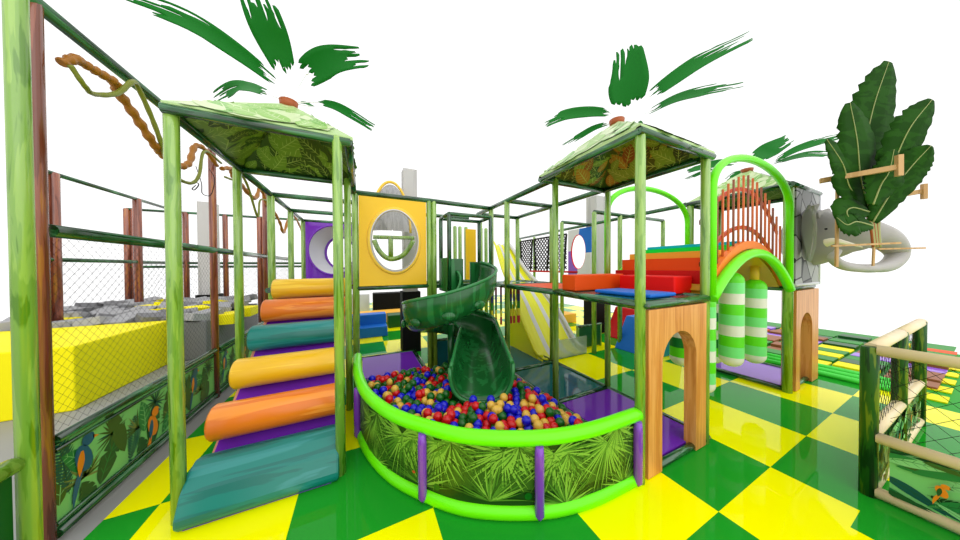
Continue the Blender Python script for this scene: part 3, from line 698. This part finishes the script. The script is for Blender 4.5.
for i, (p, sc, d) in enumerate(path):
    t = (path[min(i+1, len(path)-1)][0]-path[max(i-1, 0)][0]).normalized(); sd = Vector((t.y, -t.x, 0)).normalized()
    ctr = p; inward = (AX-p); inward.z = 0
    if sd.dot(inward) < 0: sd = -sd      # +side = towards the axis
    if d > 330: 
        ref = rows_sd
        if sd.dot(ref) < 0: sd = -sd
    rows_sd = sd
    n = Vector((0, 0, 1)); hi = 1.12; lo_ = .72 if d <= 340 else .72+.3*min(1, (d-340)/25)
    def P_(q):
        x, y = q; f = (hi if x < 0 else lo_); 
        return p+sd*x+n*(y*(f if abs(x) > .05 else 1))
    out = [P_(q) for q in profile(sc, 0)]; inn = [P_(q) for q in reversed(profile(sc, .025))]
    rows.append(out+inn); lipA.append((out[0]+inn[-1])/2); lipB.append((out[-1]+inn[0])/2)
mb = MB().grid(rows, 0, True, close_v=True); mb.face(rows[0]); mb.face(list(reversed(rows[-1])))
mb.build('chute', 'slide_green', sl)
MB().tube(lipA, .024, 8).build('rim', 'slide_green_light', sl); MB().tube(lipB, .022, 8).build('rim', 'slide_green_light', sl)
MB().tube([rows[-1][k] for k in range(17)], .022, 8).build('exit_rim', 'slide_green_light', sl)
for i in (20, 27, 35, 42):
    p, sc, d = path[i]; o_ = (p-AX); o_.z = 0; o_.normalize(); q = p+o_*.285+Vector((0, 0, .15)); ang = math.atan2(o_.y, o_.x)
    MB().ball(q, .1, 14, 0, (.32, 1, .6), Matrix.Rotation(ang, 3, 'Z')).build('embossed_oval', 'slide_green', sl)
MB().tube([AX+Vector((0, 0, 0)), AX+Vector((0, 0, 1.0))], .055, 14).build('column', 'slide_green', sl)
y0, y1 = 3.02, 3.5
cg = {'a': aty(449, 214, y0), 'b': aty(490.5, 217, y0)}
xa, xb, zc = cg['a'].x, cg['b'].x, (cg['a'].z+cg['b'].z)/2
for x, y in ((xa, y0), (xb, y0), (xa, y1), (xb, y1)): post(sl, x, y, 1.5, zc, .036, 'dark_green_2', 'cage_post')
for a, b in (((xa, y0), (xb, y0)), ((xa, y1), (xb, y1)), ((xa, y0), (xa, y1)), ((xb, y0), (xb, y1))): beam(sl, (*a, zc), (*b, zc), .032, 'cage_beam', 'dark_green_0')
MB().box(xa-.03, xa+.03, y0, y1, 1.5, 2.08).build('side_panel', 'slide_green', sl); MB().box(xa, xa+.24, y0-.02, y0+.02, 1.5, 2.06).build('side_panel', 'slide_green', sl)
MB().box(xb-.03, xb+.03, y0, y1, 1.4, 2.0).build('side_panel', 'slide_green', sl); MB().box(xb-.2, xb, y1-.02, y1+.02, 1.5, 2.02).build('side_panel', 'slide_green', sl)
MB().box(xa, xb, y0, 3.56, 1.5, 1.56).build('entry_floor', 'slide_green', sl)
# ------------------------------------------------------------------ middle tower
tb = thing('canopy_tower', 'middle canopy tower with leaf print roof beside the ball pit', 'tower', (.4, 1.07, 0))
PB = ((-.275, .44), (.86, .45), (-.09, 1.71), (.95, 1.70))
for x, y in PB: post(tb, x, y, 0, ZT)
apB = roof(tb, -.33, .93, .40, 1.76, ZT-.01, 3.64, 8, True)
for a, b in (((-.33, .42), (.93, .42)), ((-.33, 1.74), (.93, 1.74)), ((-.30, .42), (-.30, 1.74)), ((.91, .42), (.91, 1.74))): beam(tb, (*a, ZT-.03), (*b, ZT-.03), .036, 'roof_beam')
for a, b in (((-.275, .44), (.86, .44)), ((-.1, 1.71), (.95, 1.71)), ((-.27, .44), (-.1, 1.71)), ((.86, .44), (.95, 1.71))): beam(tb, (*a, ZD), (*b, ZD), .042, 'deck_beam')
MB().box(-.09, .88, .48, 1.68, ZD-.02, ZD+.025).build('deck', 'teal_mat', tb)
for x, y in ((-.275, .42), (-.09, 1.70)): MB().ball((x, y-.04, ZD), .025, 10).build('joint', 'dark_green_2', tb)
palm('palm top on the middle tower roof, five torn dark green fronds', apB, .04, [
    ([(629, 106, 4.4), (628, 92, 4.35), (628, 76, 4.3), (627, 48, 4.25)], .52, .56),
    ([(648, 98, 4.3), (672, 80, 4.15), (704, 59, 4.0), (751, 36, 3.85)], .2, .22),
    ([(647, 113, 4.5), (675, 99, 4.5), (705, 91, 4.5), (743, 84, 4.5)], .1, .2),
    ([(610, 113, 4.6), (590, 112, 4.6), (566, 115, 4.6), (544, 124, 4.55)], .15, .19),
    ([(609, 123, 4.8), (594, 128, 4.85), (580, 136, 4.9), (563, 146, 4.9)], .08, .12),
    ([(642, 124, 4.8), (641, 123, 4.85), (640, 122, 4.9), (638, 122, 4.95)], .05, .05)])
def soft(name, pts, label, m, bev=.015, cat='soft block'):
    return tag(MB().box(*pts).build(name, m, bevel=bev), label, cat)
soft('soft_block', (-.02, .93, 1.42, 1.66, ZD+.03, 1.81), 'orange foam block at the back left of the middle tower deck', 'orange_block')
soft('soft_mat', (.06, .52, .55, 1.2, ZD+.03, 1.64), 'flat blue foam mat lying on the middle tower deck', 'blue_block', cat='mat')
soft('soft_block', (.66, 1.03, .64, 1.3, ZD+.03, 1.80), 'bright red foam block on the right of the middle tower deck', 'red_block')
def arch_panel(name, label, x0, x1, ox0, ox1, y, zt, ztop, t):
    r = (ox1-ox0)/2; cx = (ox0+ox1)/2; zs = zt-r; n = 20
    arc = [(cx-r*math.cos(PI*k/n), zs+r*math.sin(PI*k/n)) for k in range(n+1)]
    mb = MB()
    def quadstrip(yy, flip):
        for k in range(n):
            (a, za), (b, zb) = arc[k], arc[k+1]; q = [(a, yy, za), (b, yy, zb), (b, yy, ztop), (a, yy, ztop)]; mb.face(q[::-1] if flip else q)
        for a, b in ((x0, ox0), (ox1, x1)):
            q = [(a, yy, .01), (b, yy, .01), (b, yy, zs), (b, yy, ztop), (a, yy, ztop)] if b == ox0 else [(a, yy, .01), (b, yy, .01), (b, yy, ztop), (a, yy, ztop), (a, yy, zs)]
            mb.face(q[::-1] if flip else q)
    quadstrip(y, False); quadstrip(y+t, True)
    loop = [(x0, .01), (x0, ztop), (x1, ztop), (x1, .01), (ox1, .01)]+list(reversed(arc))+[(ox0, .01)]
    for (a, za), (b, zb) in zip(loop, loop[1:]+loop[:1]): mb.face([(a, y, za), (b, y, zb), (b, y+t, zb), (a, y+t, za)])
    o = mb.build(name, 'wood_panel'); return tag(o, label, 'panel')
arch_panel('arched_panel', 'wooden plank panel with an arched doorway under the middle tower', -.20, .80, .01, .605, .41, 1.285, 1.525, .11)
# ------------------------------------------------------------------ arch bridge
br = thing('arch_bridge', 'arched play bridge with lime hoops, rainbow steps and orange balusters', 'bridge', (2.1, 1.07, 0))
def az(x, lo, pk): t = (x-2.11)/1.16; return lo+(pk-lo)*(1-t*t)
def hoop_pts(y, zs, za, zb, n=28):
    return [Vector((.95, y, zs))]+[Vector((2.09-1.14*math.cos(PI*k/n), y, za+(zb-za)*math.sin(PI*k/n)**.85)) for k in range(n+1)]+[Vector((3.23, y, zs))]
MB().tube(hoop_pts(.43, 1.6, 2.72, 3.25), .042, 12).build('hoop', 'lime', br); MB().tube(hoop_pts(1.71, 1.6, 2.72, 3.25), .042, 12).build('hoop', 'lime', br)
low = lambda y: [Vector((.95+2.32*k/24, y, az(.95+2.32*k/24, 1.56, 2.08))) for k in range(25)]
MB().tube(low(.43), .055, 12).build('lower_arch', 'lime', br); MB().tube(low(1.71), .055, 12).build('lower_arch', 'lime', br)
mb = MB(); rows = []
for k in range(25):
    x = .98+2.26*k/24; z = az(x, 1.58, 2.14); rows.append([(x, .47, z), (x, .47, z+.1), (x, .53, z+.1), (x, .53, z)])
mb.grid(rows, 0, False, close_v=True); mb.build('edge_board', 'bridge_orange', br)
rows = []
for k in range(25):
    x = .98+2.26*k/24; z = az(x, 1.58, 2.10); rows.append([(x, .53, z-.02), (x, .53, z+.03), (x, 1.66, z+.03), (x, 1.66, z-.02)])
MB().grid(rows, 0, False, close_v=True).build('bridge_floor', 'bridge_under', br)
seq = ['red_dark', 'orange_block', 'sand_yellow', 'bright_green', 'cyan_block']; xs = [1.06, 1.22, 1.40, 1.62, 1.86, 2.11]; zt = [1.86, 2.02, 2.11, 2.18, 2.235]
for i in range(5):
    for mir in (0, 1):
        a, b = xs[i], xs[i+1]
        if mir: a, b = 4.22-b, 4.22-a
        MB().prism([(a, .54, az(a, 1.58, 2.10)+.032), (b, .54, az(b, 1.58, 2.10)+.032), (b, .54, zt[i]), (a, .54, zt[i])], (0, 1.11, 0)).build('step', seq[i], br)
for k in range(17):
    x = 1.0+2.18*k/16; z0_ = az(x, 1.62, 2.2); z1_ = z0_+.90-.012*abs(k-8); 
    MB().tube([(x, .51, z0_-.02), (x, .51, z1_)], .0125, 8).build('baluster', 'baluster_orange' if k % 3 != 2 else 'baluster_brown', br)
for pk, lo in ((2.40, 1.86), (2.90, 2.34)):
    rows = []
    for k in range(25):
        x = 1.0+2.22*k/24; z = az(x, lo, pk); rows.append([(x, .54, z), (x, .54, z+.05), (x, .565, z+.05), (x, .565, z)])
    MB().grid(rows, 0, False, close_v=True).build('handrail', 'rail_red', br)
# punch bags
def bag(p, r, z0, z1, cols, label, ztop):
    x, y = p; t = thing('punch_bag', label, 'punch bag', (x, y, z0)); prof = [(.001, z0)]; H = z1-z0
    mats = []; mb = MB(); n = 9; hs = [z0+r*.55*0]+[z0+H*k/n for k in range(1, n)]+[z1]
    def rad(z):
        a = r*.95
        if z < z0+a: q = (z0+a-z)/a; return r*math.sqrt(max(0, 1-q*q))
        if z > z1-a: q = (z-z1+a)/a; return r*math.sqrt(max(0, 1-q*q))
        return r
    zs = [z0+H*.5*(1-math.cos(PI*k/36)) for k in range(37)]
    zs = sorted(set(zs+[z0+H*k/n for k in range(1, n)])); rows = [[Vector((x+max(rad(z), .002)*math.cos(2*PI*j/20), y+max(rad(z), .002)*math.sin(2*PI*j/20), z)) for j in range(20)] for z in zs]
    mb.grid(rows, lambda a, b: min(n-1, int((zs[a]+1e-4-z0)/H*n)) % len(cols), True, close_v=True)
    mb.build('bag_body', cols, t); MB().tube([(x, y, z1-.04), (x, y, ztop)], .05, 12).build('hanger', 'rope_yellow', t)
    return t
LM = ['bag_white', 'bag_mint', 'bag_lime']; DM = ['bag_white', 'bag_lime', 'bag_dark']
yb_ = .66
for u, vb, vt, lab in ((731, 366, 272, 'striped lime and white punch bag, left of the two in full view'), (754, 363, 279, 'striped lime and white punch bag, right of the two in full view')):
    b_, t_ = aty(u, vb, yb_), aty(u, vt, yb_); bag((b_.x, yb_), .128 if u == 731 else .128, b_.z, t_.z, LM, lab, az(b_.x, 1.58, 2.10))
b_ = aty(706, 393, .62); bag((b_.x+.02, .64), .10, b_.z, b_.z+1.2, LM, 'striped lime and white punch bag half hidden by the wooden arched panel', az(b_.x, 1.58, 2.05))
for u, vb, lab in ((680, 365, 'dark green striped punch bag seen through the wooden doorway'), (713, 363, 'dark green striped punch bag behind the two striped bags in full view')):
    b_ = aty(u, vb, 1.15); bag((b_.x, 1.15), .13, b_.z, b_.z+1.3, DM, lab, az(b_.x, 1.58, 2.10))
# ------------------------------------------------------------------ far right tower
tc = thing('canopy_tower', 'far right canopy tower with a rock print wall above an arched doorway', 'tower', (3.85, 1.07, 0))
for x, y in ((3.31, .46), (4.42, .5), (3.31, 1.70), (4.42, 1.70)): post(tc, x, y, 0, ZT, .055)
apC = roof(tc, 3.26, 4.48, .42, 1.76, ZT-.01, 3.64, 12)
for a, b in (((3.24, .42), (4.5, .42)), ((3.24, 1.76), (4.5, 1.76)), ((3.28, .42), (3.28, 1.76)), ((4.46, .42), (4.46, 1.76))): beam(tc, (*a, ZT), (*b, ZT), .043, 'roof_beam')
for a, b in (((3.31, .46), (4.42, .46)), ((3.31, 1.7), (4.42, 1.7)), ((3.31, .46), (3.31, 1.7)), ((4.42, .46), (4.42, 1.7))):
    beam(tc, (*a, ZD), (*b, ZD), .04, 'deck_beam'); beam(tc, (*a, .04), (*b, .04), .034, 'floor_beam')
MB().box(3.35, 4.38, .5, 1.66, ZD-.02, ZD+.025).build('deck', 'purple_mat', tc)
rk = MB().box(3.37, 4.46, .40, .43, ZD+.03, ZT-.02).build('rock_panel', 'rock_print', tc, bevel=.005)
for a, b in (((3.36, .41, ZD+.05), (4.47, .41, ZD+.05)), ((4.46, .41, ZD+.03), (4.46, .41, ZT))): MB().tube([a, b], .025, 8).build('panel_edge', 'light_grey', rk)
palm('palm top on the far right tower roof behind the lime hoop', apC, .04, [
    ([(755, 160, 5.4), (765, 153, 5.4), (775, 147, 5.35), (790, 139, 5.3)], .34, .3),
    ([(775, 161, 5.3), (795, 150, 5.2), (818, 142, 5.1), (845, 135, 5.0)], .1, .17),
    ([(771, 165, 5.4), (795, 157, 5.4), (815, 154, 5.4), (840, 156, 5.4)], .07, .17),
    ([(737, 163, 5.4), (720, 163, 5.45), (706, 166, 5.5), (687, 171, 5.5)], .14, .15),
    ([(716, 168, 5.6), (706, 171, 5.6), (696, 175, 5.6), (685, 180, 5.6)], .05, .09),
    ([(748, 174, 5.8), (742, 174, 5.8), (735, 176, 5.8), (728, 181, 5.8)], .14, .2)])
arch_panel('arched_panel', 'wooden plank panel with a narrow arched doorway under the rock print wall', 3.42, 4.46, 3.6, 4.15, .40, 1.17, 1.53, .15)
# elephant head on the rock wall
el = thing('elephant_head', 'grey elephant head with a long curled trunk fixed to the rock print wall', 'elephant', (4.0, .40, 2.3))
hw = 3.85
hc = at(817, 240, hw)
body = [at(806, 238, 4.25), at(813, 238, 4.1), at(824, 237, 3.95), at(838, 236, 3.8), at(856, 235, 3.65), at(874, 236, 3.55), at(889, 242.5, 3.5), at(897, 254, 3.48), at(890, 264, 3.45), at(876, 268, 3.4), at(858, 268, 3.38), at(842, 265, 3.36), at(833, 258, 3.36), at(838, 251, 3.37)]
rad = [.46, .46, .42, .34, .25, .185, .15, .11, .095, .06, .055, .06, .06, .04]
cc = bz(body, 8); n = len(cc)
rr = [rad[min(int(k/8), len(rad)-1)]*(1-(k % 8)/8)+rad[min(int(k/8)+1, len(rad)-1)]*((k % 8)/8) for k in range(n)]
MB().tube(cc, rr, 24, squash=(RT, .5)).build('head_and_trunk', 'elephant', el)
def ear(pts, w, name='ear'):
    o = [at(u, v, w+dw) for u, v, dw in pts]; d = (FW*.04)
    MB().prism(o, d).build(name, 'elephant', el, bevel=.012)
ear([(801, 240, .2), (803, 222, .1), (811, 204, 0), (812, 208, 0), (815, 214, -.05), (814, 205, -.05), (821, 203, -.08), (815, 214, -.1), (818, 228, -.12), (817, 246, -.12), (812, 262, -.1), (806, 258, 0)], 3.72)
ear([(818, 212, .3), (830, 208, .3), (833, 213, .3), (830, 220, .3), (820, 222, .3)], 3.6)
for (u, v) in ((813, 232),): 
    MB().ball(at(826, 229, 3.5), .015, 10).build('eye', 'black', el)
tk = bz([at(826, 243, 3.4), at(834, 241, 3.32), at(846, 243, 3.28), at(862, 247, 3.24)], 6); MB().tube(tk, [.05*(1-k/len(tk))+.006 for k in range(len(tk))], 10, squash=(RT, .5)).build('tusk', 'tusk', el)
# wooden frame and banana plant
wf = thing('wooden_frame', 'pale wooden bar frame around the large banana plant', 'frame', at(860, 240, 3.2))
def bar(a, b, w, name='bar'):
    A, B = at(*a), at(*b); t = (B-A).normalized(); s = t.orthogonal().normalized(); q = t.cross(s)
    if abs(t.z) < .7: q = Vector((0, 0, 1)); q = (q-t*q.dot(t)).normalized(); s = t.cross(q)
    h = w/2; ring = [s*h+q*h, -s*h+q*h, -s*h-q*h, s*h-q*h]; mb = MB(); mb.grid([[A+c for c in ring], [B+c for c in ring]], 0, False, close_v=True); mb.face([A+c for c in ring][::-1]); mb.face([B+c for c in ring])
    mb.build(name, 'frame_wood', wf)
bar((820, 181, 3.1), (899, 167, 2.75), .055); bar((899, 155, 2.74), (899, 176, 2.74), .04, 'end_block')
bar((884, 198, 3.75), (924, 191, 3.55), .06); bar((924, 184, 3.54), (924, 199, 3.54), .04, 'end_block')
bar((837.5, 180, 3.05), (836.5, 267, 3.05), .022, 'upright'); bar((877, 188, 3.3), (873, 266, 3.3), .018, 'upright')
bar((832, 246, 3.05), (900, 243, 2.95), .022, 'lower_bar'); bar((878, 249, 3.3), (925, 248, 3.2), .02, 'lower_bar')
bp_ = thing('banana_plant', 'tall plant with large torn banana leaves inside the wooden frame', 'plant', at(874, 246, 3.15))
def banana(pts, w, seed, tilt=0):
    random.seed(seed); c = bz([at(*p) for p in pts], 10); N = len(c); nr = (Vector((tilt, 0, .25))-FW).normalized(); mb = MB(); L = []; Rr = []; M_ = []
    for k in range(N):
        t = k/(N-1); tg = (c[min(k+1, N-1)]-c[max(k-1, 0)]).normalized(); sd = tg.cross(nr).normalized(); ww = w*(math.sin(PI*min(.985, .05+t*.94)**1.1)**.6)*.5
        j = random.uniform(.9, 1.03) if 3 < k < N-2 else 1; j2 = random.uniform(.72, 1.04) if k % 2 else 1
        L.append(c[k]-sd*ww*j2+nr*(-.02*ww)); Rr.append(c[k]+sd*ww*j+nr*(-.02*ww)); M_.append(c[k]+nr*.004)
    rows = []
    for k in range(N): rows.append([L[k], L[k]*.5+M_[k]*.5+nr*.003, M_[k], M_[k]*.5+Rr[k]*.5+nr*.003, Rr[k]])
    mb.grid(rows, 0, True); lf = mb.build('leaf', 'banana', bp_, merge=False, solid=.006)
    MB().tube([q+nr*.008 for q in c], [.009*(1-.7*k/N) for k in range(N)], 6).build('midrib', 'banana_mid', lf)
banana([(866, 205, 3.2), (862, 165, 3.2), (872, 110, 3.2), (888, 62, 3.25)], .62, 1)
banana([(870, 215, 3.05), (860, 180, 3.0), (856, 140, 2.95), (849, 103, 2.95)], .56, 2)
banana([(872, 215, 3.1), (850, 190, 3.0), (842, 165, 2.95), (826, 140, 2.9)], .42, 3)
banana([(874, 210, 3.0), (890, 170, 2.95), (908, 130, 2.9), (931, 100, 2.9)], .42, 4)
banana([(872, 222, 3.0), (892, 190, 2.95), (912, 165, 2.9), (930, 146, 2.85)], .4, 5)
banana([(872, 215, 3.3), (882, 180, 3.35), (888, 145, 3.4), (889, 112, 3.45)], .4, 6)
banana([(872, 226, 2.95), (856, 222, 2.9), (846, 225, 2.88), (836, 218, 2.85)], .3, 7)
banana([(868, 212, 3.0), (852, 208, 2.95), (846, 214, 2.92), (858, 232, 2.9)], .34, 8)
banana([(872, 205, 2.9), (880, 185, 2.88), (888, 172, 2.86), (893, 150, 2.85)], .4, 9)
random.seed(4)
for i in range(9):
    u = 866+i*1.8; MB().tube(bz([at(873+i*.9, 247, 3.15), at(870+i*1.1, 225, 3.12), at(u-6+i*.8, 195, 3.1)], 5), .012, 6).build('stalk', 'stalk' if i % 3 else 'cap_brown', bp_)
# ------------------------------------------------------------------ right fence
rf = thing('jungle_fence', 'low fence with dark green bark posts and cream rails at the right', 'fence', (1.316, -.466, 0))
for x, y in ((1.316, -.466), (2.45, -.49), (3.55, -.51)): MB().tube([(x, y, 0), (x, y, 1.22), (x, y, 1.24)], [.046, .046, .042], 18).build('post', 'fence_post', rf)
MB().tube([(1.316, -2.7, 0), (1.316, -2.7, 1.24)], .046, 18).build('post', 'fence_post', rf)
for z in (1.22, .5, .05):
    r = .043
    MB().tube([(1.316, -.50, z), (1.316, -2.7, z)], r, 14).build('rail', 'cream', rf)
    MB().tube([(1.36, -.47, z), (2.45, -.49, z)], r, 14).build('rail', 'cream', rf); MB().tube([(2.47, -.49, z), (3.66, -.51, z)], r, 14).build('rail', 'cream', rf)
b = MB().box(1.306, 1.326, -2.65, -.56, .08, .47).build('jungle_board', 'print_base', rf)
jungle(lambda s, t, d: (1.305-d, -.56-s, .09+t), 2.05, .37, b, 44, 1, True)
b = MB().box(1.42, 3.5, -.50, -.48, .08, .47).build('jungle_board', 'print_base', rf)
jungle(lambda s, t, d: (1.42+s, -.502-d, .09+t), 2.05, .37, b, 45, 1, True)
net_panel(rf, lambda s, t: (1.316, -.56-s, .55+t), 2.1, .62, .085, .0018, m='net_black'); net_panel(rf, lambda s, t: (1.42+s, -.49, .55+t), 2.0, .62, .085, .0018)
# ------------------------------------------------------------------ background play things
ws = thing('wave_slide', 'wide yellow and white striped wave slide behind the mats', 'slide', (1.3, 3.1, 0))
prof = bz([(0, 3.0, .05), (0, 3.25, .12), (0, 3.85, .80), (0, 4.42, 1.26), (0, 5.2, 1.78), (0, 5.9, 2.45), (0, 6.2, 2.65)], 6)
n = 12; rows = []
for p in prof: rows.append([Vector(((.75+max(0, p.y-3.8)*.28)+(1.15-max(0, p.y-3.8)*.26)*k/n, p.y, p.z+.03*math.cos(2*PI*k/4))) for k in range(n+1)])
mb = MB().grid(rows, lambda a, b: 1 if b % 4 == 3 else 0, True); mb.build('slide_bed', ['slide_yellow', 'slide_white'], ws, solid=.03)
MB().prism([(.73, p.y, p.z) for p in prof if p.y < 4.3]+[(.73, 4.28, .02), (.73, 3.0, .02)], (.03, 0, 0)).build('side_wall', 'slide_yellow', ws)
for q in (0, 1): MB().tube([Vector(((1.9 if q else .73+max(0, p.y-3.8)*.28), p.y, p.z+.08)) for p in prof], .055 if q else .03, 10).build('side_rail', 'slide_white' if q else 'slide_yellow', ws)
tag(MB().box(.96, 1.95, 2.98, 3.0, .02, .40).build('clear_panel', 'haze_panel'), 'low hazy clear panel in front of the striped slide', 'panel')
bc = thing('bead_curtain', 'hanging curtain of coloured bead rods behind the green slide', 'bead curtain', (-.1, 3.12, 1.4))
BCL = ['bead_red', 'bead_yellow', 'bead_green', 'bead_navy', 'bead_maroon']
YB_ = 3.12; za_, zb_ = aty(505, 287, YB_).z, aty(505, 324, YB_).z
beam(bc, (aty(490, 290, YB_).x, YB_, za_+.03), (aty(521, 290, YB_).x, YB_, za_+.03), .025)
for u in (492, 496, 501, 511, 514, 518.5):
    x = aty(u, 300, YB_).x; rr_ = .03 if u > 515 else .02; rows = [[Vector((x+rr_*math.cos(2*PI*q/8), YB_+rr_*math.sin(2*PI*q/8), zb_+(za_-zb_)*j/10)) for q in range(8)] for j in range(11)]
    MB().grid(rows, lambda a, b: a//2, True, close_v=True).build('bead_rod', BCL, bc)
nc = thing('rope_net', 'black rope climbing net hung in the back of the play frame', 'net', (3.4, 6.6, 1.8))
for y0_, y1_ in ((5.05, 5.75), (5.85, 6.7), (6.8, 7.6)):
    net_panel(nc, lambda s, t, y0_=y0_: (3.4, y0_+s, 1.78+t), y1_-y0_, 1.15, .11, .022)
    for a, b in (((y0_+.12, 1.78), (y0_, 2.95)), ((y1_-.12, 1.78), (y1_, 2.95)), ((y0_, 2.95), (y1_, 2.95))): MB().tube([(3.4, *a), (3.4, *b)], .03, 8).build('net_edge', 'net_black', nc)
MB().tube([(3.4, 4.6, 1.75), (3.4, 7.6, 1.75)], .03, 8).build('lower_bar', 'red_dark', nc)
for y in (7.7, 6.75, 5.8): post(nc, 3.45, y, 0, 3.05, .05)
qp = thing('ring_panel', 'white, blue and violet quartered panel with an oval opening', 'panel', (3.45, 4.6, ZD))
ring_board(qp, 'board', 4.12, 4.98, 3.40, ZD, 3.05, 4.58, 2.36, .28, .52, ['light_grey', 'blue_block', 'light_grey', 'purple_post'], .05, 40, False, (1, 0, 2, 3) if False else (1, 0, 0, 3))
MB().tube(oval(4.58, 3.42, 2.36, .28, .52, 48, False), .02, 8, closed=True).build('ring_trim', 'red_block', qp)
tag(MB().prism([(2.88, 3.0, 0), (3.9, 3.0, 0), (3.6, 3.0, .72), (3.3, 3.0, .72)], (0, -.5, 0)).build('soft_wedge', 'blue_block', bevel=.015), 'blue foam wedge on the floor behind the middle tower', 'soft wedge')
tag(MB().prism([(3.55, 3.8, 0), (4.6, 3.8, 0), (4.2, 3.8, .78), (4.0, 3.8, .78)], (0, -.6, 0)).build('soft_wedge', 'red_dark', bevel=.03), 'red foam wedge just behind the blue foam wedge', 'soft wedge')
tag(MB().prism([(3.12, 2.12, 0), (4.0, 2.12, 0), (3.8, 2.12, .8), (3.45, 2.12, .8)], (0, .25, 0)).build('soft_wedge', 'teal_block', bevel=.015), 'teal foam wedge seen through the wooden doorway', 'soft wedge')
bs = thing('foam_steps', 'blue two step foam block behind the yellow window panel', 'soft steps', (-2.3, 6.6, 0))
MB().box(-2.9, -1.85, 6.5, 6.9, 0, .28).build('step', 'blue_block', bs, bevel=.02); MB().box(-2.9, -1.85, 6.9, 7.3, 0, .56).build('step', 'blue_block', bs, bevel=.02)
tag(MB().box(-3.2, -.2, 8.3, 9.0, 0, .35).build('soft_block', 'sand_yellow', bevel=.02), 'long low yellow foam block behind the blue foam steps', 'soft block')
tag(MB().box(-1.75, -1.3, 7.4, 7.9, 0, .4).build('soft_block', 'dark_panel', bevel=.02), 'dark green foam block right of the blue foam steps', 'soft block')
tag(MB().box(-2.1, -1.0, 9.6, 10.2, .0, .9).build('low_wall', 'black', bevel=.01), 'low black wall far behind the blue foam steps', 'low wall')
tag(MB().box(-4.0, -2.2, 10.6, 10.9, .0, .8).build('low_wall', 'light_grey', bevel=.01), 'low pale grey wall beyond the yellow foam block', 'low wall')
tag(MB().box(.2, .75, 7.0, 7.4, 0, .8).build('soft_block', 'red_block', bevel=.02), 'red foam block seen past the green slide', 'soft block')
tag(MB().box(2.3, 4.2, 5.4, 6.3, 0, .3).build('soft_block', 'sand_yellow', bevel=.02), 'low yellow foam block behind the striped slide', 'soft block')
lw = thing('low_fence', 'low dark green padded fence right of the striped slide', 'fence', (2.5, 3.4, 0))
MB().box(2.0, 2.72, 3.25, 3.31, .03, .5).build('panel', 'dark_panel', lw); beam(lw, (1.98, 3.28, .52), (2.76, 3.28, .52), .035); post(lw, 2.0, 3.28, 0, .54, .035); post(lw, 2.74, 3.28, 0, .54, .035)
# low coloured course at the far right
for i, y in enumerate((.2, .34, .48)):
    pass
kb = thing('kerb_rails', 'three bright green tube kerbs at the edge of the checked floor', 'kerb', (4.8, .7, 0))
for i in range(3): beam(kb, (4.72+.16*i, -.45, .04+.02*i), (4.72+.16*i, 3.2, .04+.02*i), .045, 'kerb', 'track_bright')
random.seed(17); k = 0
TC = ['track_brown', 'yellow_foam', 'track_green', 'dark_panel', 'yellow_foam', 'lilac_mat', 'orange_block', 'track_green', 'track_brown', 'dark_panel', 'dark_panel', 'track_green']
names = {'track_brown': 'brown', 'yellow_foam': 'yellow', 'track_green': 'green', 'dark_panel': 'dark green', 'orange_block': 'orange', 'lilac_mat': 'lilac', 'bag_lime': 'lime'}
pm = {}
for i in range(9):
    for j in range(7):
        m = random.choice(TC); x, y = 5.55+.42*i, -.3+.5*j
        if m not in pm: o = MB().box(-.18, .18, -.22, .22, 0, .06).build('course_pad', m, origin=(0, 0, 0), bevel=.01); pm[m] = o
        else: o = pm[m].copy(); C.objects.link(o)
        o.location = (x, y, .002); o.scale = (1, 1, random.uniform(.4, 1.4)); tag(o, 'flat %s pad in the low course beyond the green kerbs' % names[m], 'pad', '%s pads in the low course' % names[m])
for i in range(5):
    o = MB().box(4.75+.6*i, 5.08+.6*i, -.62, -.40, .002, .02).build('floor_pad', 'yellow_foam'); tag(o, 'flat yellow pad on the plain green floor behind the right fence', 'pad', 'yellow pads on the plain green floor')
# ------------------------------------------------------------------ light
w = bpy.data.worlds.new('hall_light'); bpy.context.scene.world = w; w.use_nodes = True
bg = w.node_tree.nodes['Background']; bg.inputs[0].default_value = (1, 1, 1, 1); bg.inputs[1].default_value = 1.2
def sun(e, d, ang):
    l = bpy.data.lights.new('sun', 'SUN'); l.energy = e; l.angle = math.radians(ang); o = bpy.data.objects.new('sun', l); C.objects.link(o)
    o.rotation_euler = Vector(d).to_track_quat('-Z', 'Y').to_euler(); o.location = (0, -3, 8)
sun(1.0, (-.2, .8, -.55), 80)
vs = bpy.context.scene.view_settings; vs.view_transform = 'Standard'; vs.look = 'None'; vs.exposure = 0; vs.gamma = 1; vs.use_curve_mapping = False
